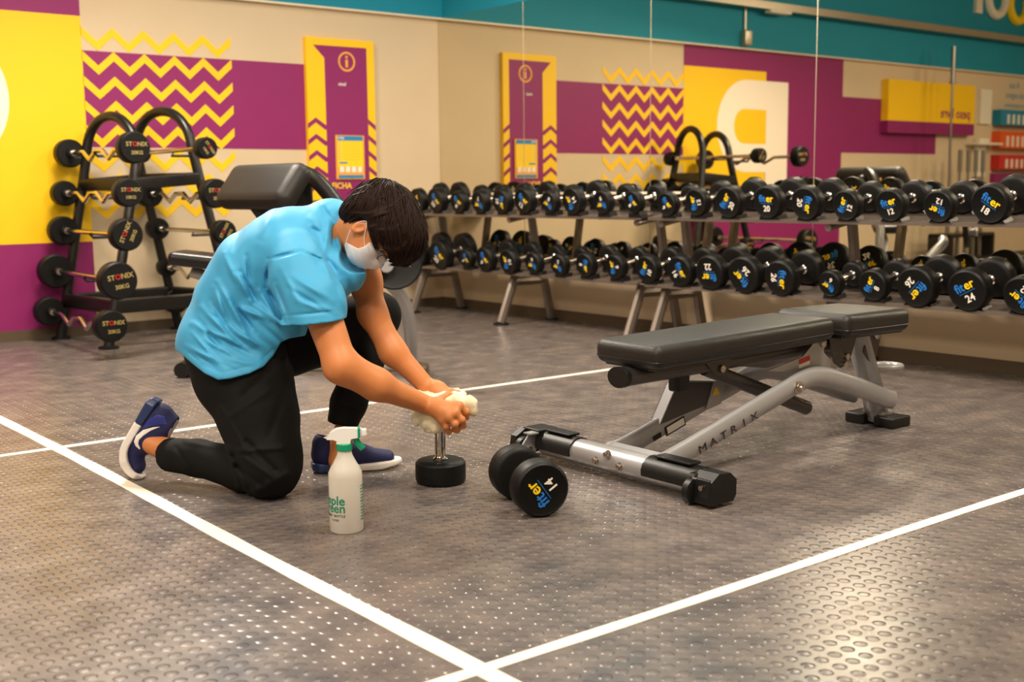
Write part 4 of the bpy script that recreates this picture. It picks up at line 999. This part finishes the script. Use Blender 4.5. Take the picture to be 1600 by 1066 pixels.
# ---- shirt
slR = [W(458, 404, 3.54), W(466, 430, 3.49), W(486, 468, 3.465), W(498, 525, 3.45)]
slL = [W(553, 388, 3.82), W(560, 404, 3.82), W(568, 430, 3.80)]
def folds(P):
    a = P@RHt; b_ = P@FHt; z = P[:, 2]; px = 800+F_PX*((P-CAM)@_r2)/((P-CAM)@_fw); py = 533+F_PX*((P-CAM)@_d2)/((P-CAM)@_fw)
    out = np.zeros(len(P)); nearside = np.clip(((P-TC[2])@(-FHt))/.06+.6, 0, 1)
    for (x0, y0, x1, y1, w_, am) in FOLDS:
        dx, dy = x1-x0, y1-y0; L2 = dx*dx+dy*dy; t = np.clip(((px-x0)*dx+(py-y0)*dy)/L2, 0, 1); dd = (px-x0-t*dx)**2+(py-y0-t*dy)**2
        out += 1.5*am*np.exp(-dd/(w_*w_*.8))*np.sin(np.pi*np.clip(t, .08, .92))*nearside
    out += 0.0022*noise3(P, 22, 3)+0.0012*noise3(P, 55, 4)
    return out
FOLDS = [(300, 505, 385, 545, 5, .010), (290, 540, 370, 580, 4, .007), (315, 480, 372, 540, 5, .009), (335, 450, 352, 500, 5, .007), (345, 500, 430, 560, 6, .010), (372, 480, 420, 500, 5, .008),
         (340, 440, 395, 540, 5, .009), (365, 420, 392, 470, 6, .008), (392, 470, 455, 520, 6, .010), (352, 560, 410, 572, 4, .006), (375, 425, 405, 480, 4, -.008), (400, 500, 450, 545, 5, -.008),
         (310, 500, 350, 550, 4, -.009), (330, 520, 400, 560, 4, -.009), (360, 470, 400, 520, 4, -.008), (330, 560, 380, 585, 3.5, -.006), (385, 400, 392, 450, 4, -.006), (300, 550, 345, 580, 3, -.005),
         (425, 330, 405, 380, 8, .004), (380, 350, 360, 400, 7, -.004), (480, 330, 510, 372, 7, .006), (500, 318, 522, 352, 5, -.006), (515, 330, 508, 400, 6, .007), (522, 345, 520, 395, 4, -.007),
         (455, 430, 520, 470, 6, .006), (450, 450, 515, 490, 4, -.006), (462, 470, 525, 488, 5, .005), (500, 402, 520, 440, 5, .006), (508, 400, 530, 430, 4, -.006), (440, 420, 470, 480, 5, .004),
         (418, 405, 470, 392, 2.5, -.006), (470, 392, 512, 410, 2.5, -.006), (420, 405, 416, 450, 3, -.006), (416, 450, 432, 478, 4, -.008), (540, 430, 560, 480, 6, -.006), (530, 440, 545, 500, 6, .006), (480, 355, 505, 365, 4, -.004),
         (440, 494, 530, 486, 2, -.0035), (290, 547, 318, 570, 2, -.0035), (318, 570, 345, 583, 2, -.0035), (345, 583, 400, 570, 2, -.0035), (400, 570, 428, 545, 2, -.003),
         (350, 395, 372, 450, 4, .005), (430, 440, 452, 500, 4, -.007), (405, 455, 440, 512, 4, .008), (318, 530, 372, 560, 3, .006), (300, 520, 340, 566, 3, .006), (366, 520, 420, 545, 4, .007), (330, 470, 360, 520, 4, -.006)]
neckc = W(556, 368, 3.66); neckd = nrm(W(590, 372, 3.60)-W(520, 368, 3.69))
def d_shirt_out(P):
    d = torso(P, .012); d = smin(d, ecap(P, TC[0], W(368, 590, 3.70), lat0, .18, .125, .20, .150), .03)
    d = smin(d, ecap(P, W(358, 545, 3.72), W(384, 470, 3.72), lat0, .19, .128, .185, .133), .04)        # loose back and hem
    d = smin(d, cap(P, W(372, 560, 3.66), W(430, 505, 3.62), .075, .10), .06)
    d = smin(d, cap(P, W(470, 430, 3.58), W(535, 425, 3.60), .09, .075), .06)                      # chest hanging forward
    d = smin(d, cap(P, W(520, 352, 3.69), W(545, 358, 3.66), .085, .072), .04)
    d = smin(d, chain(P, slR, [.078, .083, .087, .090], .04), .016)
    d = smin(d, chain(P, slL, [.072, .074, .068], .04), .035)
    d = smin(d, cap(P, slR[0], slL[0], .072, .07), .05)
    return d-folds(P)
hemc = W(350, 560, 3.72); hemn = nrm(TC[0]-TC[1]); 
def pxy(P):
    q = P-CAM; z = q@_fw; return 800+F_PX*(q@_r2)/z, 533+F_PX*(q@_d2)/z
SLd = nrm(slR[3]-slR[2]); SLe = W(485, 503, 3.46); SLd = nrm(W(486, 503, 3.46)-W(470, 440, 3.49)+ZZ*.0)
SLn = nrm(np.cross(W(530, 494, 3.46)-W(441, 503, 3.46), FHt)); SLn = SLn if SLn[2] < 0 else -SLn
TLe = W(568, 421, 3.80); TLd = nrm(slL[2]-slL[0])
# hem plane: through three photo points
h1, h2, h3 = W(281, 541, 3.76), W(345, 594, 3.55), W(470, 532, 3.58)
hemN = nrm(np.cross(h2-h1, h3-h1)); hemN = hemN if hemN[2] < 0 else -hemN; HEM = (h1+h3)/2
HX = [240, 272, 282, 300, 320, 341, 360, 390, 412, 427, 439, 452, 475, 700]; HY = [546, 546, 552, 568, 584, 594, 592, 584, 573, 556, 535, 529, 525, 525]
def d_shirt(P):
    d = d_shirt_out(P)
    pp = smin(chain(P, thR_[:4], [.145, .135, .116, .098], .04), ecap(P, W(352, 530, 3.73), W(366, 580, 3.72), lat0, .18, .118, .17, .12), .05)-.016-.5*folds(P)
    d = smin(d, pp+.5*np.clip((P-TC[0])@RHt-.14, 0, 1), .03)
    d = smax(d, -ell(P, W(566, 384, 3.60), (.064, .064, .064)), .004)                 # open collar under the chin
    d = smax(d, -cap(P, W(547, 403, 3.42), W(564, 396, 3.60), .052, .058), .004)
    d = smax(d, -cap(P, W(545, 366, 3.65), W(590, 360, 3.60), .066, .07), .004)
    px, py = pxy(P); dh = (py-np.interp(px, HX, HY))*.0019; d = smax(d, dh, .003)
    cutR = (P-SLe)@SLn; regR = np.linalg.norm(P-SLe-((P-SLe)@SLn)[:, None]*SLn, axis=1)-.125
    d = smax(d, -smax(-cutR, regR, .002), .003)
    cutL = (P-TLe)@TLd; regL = np.linalg.norm(P-TLe-((P-TLe)@TLd)[:, None]*TLd, axis=1)-.11
    d = smax(d, -smax(-cutL, regL, .002), .003)
    d = smax(d, -cap(P, SLe-SLd*.03, SLe+SLd*.05, .070, .083), .003); d = smax(d, -cap(P, TLe-TLd*.02, TLe+TLd*.05, .056, .062), .003)
    return d
SHB = bounds(TC+slR+slL+[W(285, 500, 3.7), W(560, 350, 3.66), W(345, 600, 3.6)], .15)

# ---- trousers
thR_ = [W(372, 545, 3.70), W(388, 600, 3.65), W(405, 655, 3.61), W(418, 710, 3.58), W(424, 733, 3.57)]
shR_ = [W(420, 733, 3.57), W(380, 733, 3.64), W(310, 716, 3.72), W(268, 711, 3.77)]
thL_ = [W(400, 545, 3.84), W(500, 520, 3.86), W(588, 493, 3.94)]; shL_ = [W(591, 493, 3.94), W(570, 560, 3.91), W(545, 630, 3.87), W(537, 655, 3.865)]
PF = [(330, 620, 420, 760, 6, .0), (385, 690, 430, 735, 4, -.008), (375, 705, 440, 700, 4, .008), (370, 730, 410, 760, 5, -.007), (380, 715, 425, 745, 4, .006), (365, 712, 395, 770, 4, -.006), (345, 640, 380, 700, 5, .006), (290, 690, 370, 705, 4, .004),
      (395, 770, 450, 740, 5, .006), (355, 700, 372, 760, 4, .006), (440, 560, 380, 620, 7, -.006), (455, 590, 420, 680, 6, -.004), (420, 610, 360, 650, 5, .004), (275, 700, 300, 735, 4, -.004), (535, 575, 560, 600, 4, -.004), (520, 625, 560, 640, 3, .004)]
def d_pants_out(P):
    d = chain(P, thR_, [.145, .135, .116, .098, .090], .04); d = smin(d, chain(P, shR_, [.088, .068, .058, .055], .02), .02)
    e = chain(P, thL_, [.135, .105, .078], .03); e = smin(e, chain(P, shL_, [.072, .066, .058, .054], .02), .03); d = smin(d, e, .03)
    d = smin(d, ecap(P, W(352, 530, 3.73), W(366, 580, 3.72), lat0, .18, .118, .17, .12), .05)
    px, py = pxy(P); out = np.zeros(len(P))
    for (x0, y0, x1, y1, w_, am) in PF:
        dx, dy = x1-x0, y1-y0; L2 = dx*dx+dy*dy; t = np.clip(((px-x0)*dx+(py-y0)*dy)/L2, 0, 1); dd = (px-x0-t*dx)**2+(py-y0-t*dy)**2; out += am*np.exp(-dd/(w_*w_))
    return d-out-.0018*noise3(P, 30, 8)
cR = W(258, 711, 3.785); cRd = nrm(W(245, 708, 3.80)-W(290, 713, 3.745)); cL = W(534, 664, 3.865); cLd = nrm(W(531, 690, 3.865)-W(537, 655, 3.865))
def d_pants(P):
    d = d_pants_out(P)
    d = smax(d, np.where(np.linalg.norm(P-cR, axis=1) < .12, (P-cR)@cRd, -1), .002); d = smax(d, np.where(np.linalg.norm(P-cL, axis=1) < .12, (P-cL)@cLd, -1), .002)
    d = smax(d, -(P[:, 2]-.002), .002)
    d = smax(d, -cap(P, cR-cRd*.02, cR+cRd*.05, .046, .052), .003); d = smax(d, -cap(P, cL-cLd*.02, cL+cLd*.05, .043, .05), .003)
    tn_ = nrm(TC[1]-TC[0]); d = smax(d, np.where((P-TC[0])@RHt < .17, (P-TC[0]-(TC[1]-TC[0])*.3)@tn_, -1.0), .003)
    return d
lo, hi = bounds(thR_+shR_+thL_+shL_, .15); lo[2] = max(lo[2], -.01)
shirt = surface(d_shirt, *SHB, .0036, 'shirt', 'shirt', pe, lip=.03)
pants = surface(d_pants, lo, hi, .0045, 'trousers', 'pants', pe, lip=.03)

# ---- shoes
def shoe(f_up, f_sole, lo, hi, f_heel, nm):
    up = surface(f_up, lo, hi, .003, 'shoe', 'shoe_navy', pe, lip=.02); up['label'] = nm
    s_ = surface(f_sole, lo, hi, .003, 'sole', 'shoe_white', up, lip=.02); s_.location = -up.location if False else s_.location
    s_.parent = up
    for v in (s_,): 
        co = np.empty(len(v.data.vertices)*3); v.data.vertices.foreach_get('co', co); co = co.reshape(-1, 3)+np.array(up.location)-np.array(pe.location); v.data.vertices.foreach_set('co', co.ravel())
    return up
def obj_surface(f, lo, hi, h, name, m_, root, par, lip=.02):
    o = surface(f, lo, hi, h, name, m_, root, lip); o.parent = par; return o
# left shoe: flat on the floor
a0 = atZ(509, 741); a1 = atZ(612, 733); fd = nrm((a1-a0)*np.array([1, 1, 0])); fs = np.cross(ZZ, fd); a0 = a0*[1, 1, 0]+fs*.040; a1 = a0+fd*.235
def lsh(P): q = P-a0; return np.stack([q@fd, q@fs, q[:, 2]], 1)
def L_up(P):
    q = lsh(P); d = ecap(q, (.005, 0, .05), (.10, -.0, .045), (0, 1, 0), .033, .040, .042, .038); d = smin(d, ecap(q, (.10, 0, .045), (.215, 0, .035), (0, 1, 0), .042, .038, .036, .022), .02)
    d = smin(d, ecap(q, (.012, 0, .07), (.014, 0, .090), (.0, 1, 0), .036, .050, .037, .052), .02); d = smin(d, cap(q, (.06, 0, .075), (.13, 0, .055), .030, .026), .02)
    d = smax(d, -(q[:, 2]-.016), .004); hole = ecap(q, (.022, 0, .085), (.030, 0, .14), (0, 1, 0), .029, .037, .034, .050); return smax(d, -hole, .004)
def solep(q, z0, z1, g_=.006):
    x = q[:, 0]; w_ = np.interp(x, [-.045, -.02, .05, .11, .18, .235, .262], [.016, .034, .034, .040, .046, .034, .010]); ext = np.maximum(-.042-x, x-.262)
    zt = np.interp(x, [-.04, .05, .15, .262], [z1+.012, z1+.002, z1, z1+.006]); zb = np.interp(x, [-.05, -.02, .19, .265], [z0+.012, z0, z0, z0+.014])
    return smax(smax(np.abs(q[:, 1])-w_-g_, (q[:, 2]-zt), .006), smax(zb-q[:, 2], ext-.0, .006), .006)
def L_so(P): return solep(lsh(P), .001, .024)
lo, hi = bounds([a0, a1, a0+ZZ*.1], .09); lo[2] = -.006
shL = obj_surface(L_up, lo, hi, .003, 'shoe', 'shoe_navy', pe, pe); shL['label'] = 'navy shoe flat on the floor'
def half(f, lsh_, xs, sgn): return lambda P: smax(f(P), sgn*(lsh_(P)[:, 0]-xs), .001)
obj_surface(half(L_so, lsh, .055, -1), lo, hi, .003, 'sole', 'shoe_white', pe, shL); o = obj_surface(half(L_so, lsh, .054, 1), lo, hi, .003, 'heel_sole', 'sole_blue', pe, shL)
o = obj_surface(lambda P: smax(smin(cap(lsh(P), (.024, 0, .06), (.030, 0, .10), .033, .033), cap(lsh(P), (.026, 0, .07), (.034, 0, .13), .034, .034), .01), np.maximum(.07-lsh(P)[:, 2], lsh(P)[:, 2]-.112), .003), lo, hi, .003, 'sock', 'sock', pe, shL)
b_ = MB()
for k in range(5):
    c_ = a0+fd*(.075+.017*k)+ZZ*(.104-.008*k); b_.tube([c_-fs*.022-ZZ*.006, c_+ZZ*.003, c_+fs*.022-ZZ*.006], .0028, 'shoe_navy', n=6, smooth=1)
o = b_.build('laces', shL); o.location = Vector(-PO)
# right shoe: standing on its toes, heel up
H0 = W(243, 650, 3.82); H1 = W(209, 711, 3.825); T2 = W(228, 735, 3.80)
gd = nrm(H1-H0); gs = nrm(FHt-gd*(FHt@gd)); gn = np.cross(gd, gs); gn = gn if gn@RHt > 0 else -gn      # gn: from sole to instep
H0 = H0-gd*.012
def rsh(P): q = P-H0; return np.stack([q@gd, q@gs, q@gn], 1)
BL_ = .125
def bendr(P):
    q = rsh(P).copy(); x = q[:, 0]; z = q[:, 2]
    # toes bend forward beyond the ball of the foot
    ang = math.radians(78); ox = BL_; oz = .062; m_ = x > ox
    dx = x-ox; dz = z-oz; rr = np.hypot(dx, dz); th = np.arctan2(dx, -dz); th = np.clip(th, 0, math.pi)
    Rb = .062; xb = np.where(th < ang, ox+th*Rb, ox+ang*Rb+(dx*math.cos(ang)+dz*math.sin(ang)))
    zb = np.where(th < ang, oz-rr, oz+(-dx*math.sin(ang)+dz*math.cos(ang)))
    xb = ox+(xb-ox)*1.30; q[:, 0] = np.where(m_, xb, x); q[:, 2] = np.where(m_, zb, z); return q
def R_up(P):
    q = bendr(P); q[:, 2] += .045; d = ecap(q, (.005, 0, .05), (.10, -.0, .045), (0, 1, 0), .034, .040, .042, .040); d = smin(d, ecap(q, (.10, 0, .045), (.215, 0, .038), (0, 1, 0), .042, .040, .036, .026), .02)
    d = smin(d, ecap(q, (.01, 0, .07), (.02, 0, .095), (.0, 1, 0), .036, .042, .037, .046), .02); d = smin(d, cap(q, (.06, 0, .080), (.13, 0, .064), .036, .034), .02)
    d = smax(d, -(q[:, 2]-.016), .004); hole = ecap(q, (.025, 0, .09), (.02, 0, .14), (0, 1, 0), .029, .035, .032, .045); d = smax(d, -hole, .004); return smax(d, -(P[:, 2]-.003), .002)
def R_so(P): q = bendr(P); q[:, 2] += .045; return smax(solep(q, .001, .026), -(P[:, 2]-.001), .002)
rl = lambda P: bendr(P)
lo, hi = bounds([H0, H1, T2, H0+gn*.1], .085); lo[2] = -.006
shR = obj_surface(R_up, lo, hi, .003, 'shoe', 'shoe_navy', pe, pe); shR['label'] = 'navy shoe with white side mark resting on its toes'
obj_surface(half(R_so, rl, .055, -1), lo, hi, .003, 'sole', 'shoe_white', pe, shR); obj_surface(half(R_so, rl, .054, 1), lo, hi, .003, 'heel_sole', 'sole_blue', pe, shR)
obj_surface(lambda P: smax(cap(bendr(P)+np.array([0, 0, .045]), (.022, 0, .06), (.022, 0, .14), .034, .034), np.maximum(.07-(bendr(P)[:, 2]+.045), bendr(P)[:, 2]+.045-.116), .003), lo, hi, .003, 'sock', 'sock', pe, shR)
decal(R_up, [(250.5, 667), (239, 668), (224, 672), (213, 681), (209.5, 690), (212, 697), (218, 702.5), (219.5, 701), (216, 694), (217, 688), (224, 681), (236, 673)], 3.65, 'side_mark', 'shoe_white', pe).parent = shR
decal(R_up, [(219, 676), (232, 656), (246, 648), (258, 651), (262, 664), (250, 664), (236, 666), (222, 671)], 3.65, 'heel_counter', 'shoe_blue', pe, th=.0008).parent = shR

# ---- face mask, loops, glasses
def d_mask(P):
    q = hloc(P); base = smin(d_head(P), ell(q, (0, -.036, .062), (.060, .056, .060)), .01); base = smin(base, cap(q, (0, .018, .098), (0, -.014, .114), .010, .014), .02)
    o = base-.007-.0010*np.sin(q[:, 1]*330)*np.clip((q[:, 2]-.04)/.03, 0, 1); d = smax(o, -(o+.012), .001)
    top = q[:, 1]-(.030-.035*np.clip(np.abs(q[:, 0])/.075, 0, 1)**2); bot = -.104-q[:, 1]+.03*np.clip(np.abs(q[:, 0])/.06, 0, 1)**2; bk = (.064-.9*np.clip(-.045-q[:, 1], 0, .04)-.5*np.clip(q[:, 1]+.02, 0, 1))-q[:, 2]
    return smax(smax(d, top, .003), smax(bot, bk, .003), .003)
lo, hi = bounds([HC_+Fh*.06-Uh*.06], .12)
mk = surface(d_mask, lo, hi, .0022, 'face_mask', 'mask_white', pe, lip=.02)
mk['label'] = 'white cloth face mask'
b_ = MB()
for s_ in (-1, 1):
    pts = [hw_(s_*.063, -.022, .066), hw_(s_*.075, -.014, .034), hw_(s_*.086, .008, -.006), hw_(s_*.088, .010, -.020), hw_(s_*.084, -.030, -.022), hw_(s_*.077, -.054, -.006), hw_(s_*.056, -.086, .034)]
    b_ = MB(); b_.tube([p-PO for p in pts], .0014, 'mask_white', n=6, smooth=2); b_.build('ear_loop', mk)
gl = bpy.data.objects.new('eyeglasses', None); COL.objects.link(gl); gl.parent = pe
b_ = MB()
for s_ in (-1, 1):
    loop = [hw_(s_*(.033+.024*math.cos(a)), .022+.017*math.sin(a), .112-.012*abs(.4*math.cos(a)*s_*s_)) for a in np.linspace(0, 2*math.pi, 25)]
    b_.tube([p-PO for p in loop], .0014, 'glass_frame', n=6)
b_.tube([hw_(-.010, .026, .112)-PO, hw_(0, .029, .114)-PO, hw_(.010, .026, .112)-PO], .0014, 'glass_frame', n=6); b_.build('frame', gl)
for s_ in (-1, 1):
    b_ = MB(); b_.prism([(.024*math.cos(a), .015*math.sin(a)) for a in np.linspace(0, 2*math.pi, 25)[:-1]], hw_(s_*.033, .022, .108)-PO, Lh, Uh, .0015, 'lens'); b_.build('lens', gl)

# ---- hair
WH = np.array([0.02, .10, -.12])
def d_hs(P):
    q = hloc(P); e = ell(q, (0, .048, -.024), (.102, .130, .150)); e = smin(e, ell(q, (0, .096, .054), (.084, .082, .090)), .05)
    return smin(e, ell(q, (0, -.012, -.080), (.068, .080, .050)), .03)
def d_hair(P):
    q = hloc(P); e = d_hs(P); cut = smax(.034-q[:, 2], q[:, 1]-.045, .012); e = smax(e, -cut, .012); e = smax(e, -.085-q[:, 1], .02)
    earr = np.minimum(ell(q, (.088, -.036, .004), (.05, .054, .044)), ell(q, (-.088, -.036, .004), (.05, .054, .044))); e = smax(e, -earr, .010)
    side = smax(.0-q[:, 2], q[:, 1]+.010, .01); e = smax(e, -side, .01)
    r_ = q-WH; an = np.arctan2(r_[:, 0], r_[:, 2]+.02); dist = np.linalg.norm(r_, axis=1)
    st = np.sin(an*26+noise3(q, 30, 2)*2.2); st2 = np.sin(an*61+noise3(q, 45, 5)*2.5)
    return e-(.0035*st+.0015*st2)*np.clip(dist/.06, 0, 1)-.006*noise3(q, 24, 9)
lo, hi = bounds([HC_+Uh*.04], .21)
hair = surface(d_hair, lo, hi, .003, 'hair', 'hair', pe, lip=.035)
# locks lying on the hair
n0 = 4200; dirs = rng.normal(size=(n0, 3)); dirs /= np.linalg.norm(dirs, axis=1)[:, None]
P0 = HC_+((dirs*np.array([.09, .13, .13])+np.array([0, .055, -.01]))*HS)@HA; P0 = project(d_hs, P0); q = hloc(P0)
keep = ((q[:, 2] < .03) | (q[:, 1] > .06)) & (q[:, 1] > -.07) & ~((np.abs(q[:, 0]) > .05) & (q[:, 1] < .004) & (q[:, 2] > -.04)); P0 = P0[keep]
b_ = MB(); tracks = [P0]; cur = P0; jit = rng.normal(size=(len(P0), 3))*.16; lift = rng.uniform(-.0015, .003, len(P0)); lift[rng.random(len(P0)) < .03] += .005
NS = 7
for s_ in range(NS):
    q = hloc(cur); n_ = grad(d_hs, cur); n_ /= np.linalg.norm(n_, axis=1)[:, None]
    ql = q-WH; t = ql/np.linalg.norm(ql, axis=1)[:, None]+np.array([0, 0, .5]); nape = q[:, 1] < -.01; t[nape] = t[nape]*.5+np.array([0, -.6, -.1])
    t = t/np.maximum(np.linalg.norm(t, axis=1), 1e-6)[:, None]; t = t@HA-ZZ*.1+jit*(1 if s_ < 3 else .7); t -= n_*(t*n_).sum(1)[:, None]; t /= np.maximum(np.linalg.norm(t, axis=1), 1e-6)[:, None]
    cur = cur+t*.0100+np.array([1, 0, 0])*0; cur = project(d_hs, cur, 2); tracks.append(cur)
TR = np.stack(tracks, 1); QT = hloc(TR.reshape(-1, 3)).reshape(TR.shape); TR = TR[~((np.abs(QT[..., 0]) > .045) & (QT[..., 1] < .010) & (QT[..., 2] > -.032)).any(1)]
for i in range(len(TR)):
    n_ = None; pts = []
    for k in range(NS+1): 
        c_ = TR[i, k]; nn = nrm(c_-HC_); pts.append(c_+nn*(lift[i]+(k/NS)**2*lift[i]*.8)-PO)
    rs_ = [.0008]+[.0019*(1-(k/NS)**2)+.0004 for k in range(1, NS+1)]
    b_.tube(pts, .002, 'hair', n=5, radii=rs_, caps=False)
o = b_.build('hair_locks', hair, 0); 
for p_ in o.data.polygons: p_.use_smooth = True

# ---- wiping cloth around the top of the standing dumbbell
TP = np.array([SP[0], SP[1], STH]); 
def d_cloth(P):
    top_ = cap(P, TP-ZZ*.055, TP-ZZ*.03, .087, .083)
    q = P-TP; rad = np.hypot(q[:, 0], q[:, 1]); cyl_ = smax(rad-.089, np.abs(q[:, 2]+.034)-.050, .018)
    left = ((P-W(668, 655, 3.66))@RHt)
    cyl_ = smax(cyl_, (q@RHt)-.092+.9*np.clip(-q[:, 2]-.045, 0, 1), .02)                 # gathered to the left of the grip
    d = cyl_
    d = smin(d, chain(P, [W(655, 640, 3.70), W(652, 655, 3.68), W(651, 664, 3.68)], [.018, .013, .009], .01), .012)
    d = smin(d, chain(P, [W(664, 640, 3.66), W(666, 660, 3.645), W(670, 672, 3.65)], [.022, .018, .011], .01), .010)
    d = smin(d, chain(P, [W(676, 650, 3.64), W(682, 668, 3.64), W(686, 672, 3.65)], [.022, .018, .012], .01), .010)
    d = smin(d, chain(P, [W(700, 640, 3.68), W(722, 632, 3.66), W(735, 629, 3.65), W(737, 640, 3.65)], [.030, .020, .018, .013], .02), .012)
    d = smin(d, cap(P, W(736, 624, 3.65), W(738, 642, 3.66), .012, .018), .01)
    px, py = pxy(P); d = d-.0042*(1-np.abs(np.sin(px*.16+py*.03+noise3(P, 22, 3)*1.6)))-.003*noise3(P, 40, 8)+.002
    return smax(d, -(cap(P, TP-ZZ*STH, TP-ZZ*.0, .021, .021)), .002)
ce = empty('cleaning_cloth', TP*np.array([1, 1, 1]), 'cream cleaning cloth gripped in both hands over the upright dumbbell', 'cloth')
lo, hi = bounds([W(650, 670, 3.65), W(740, 620, 3.68), TP, TP-ZZ*.08], .10)
surface(d_cloth, lo, hi, .0023, 'fabric', 'cloth', ce, lip=.03)
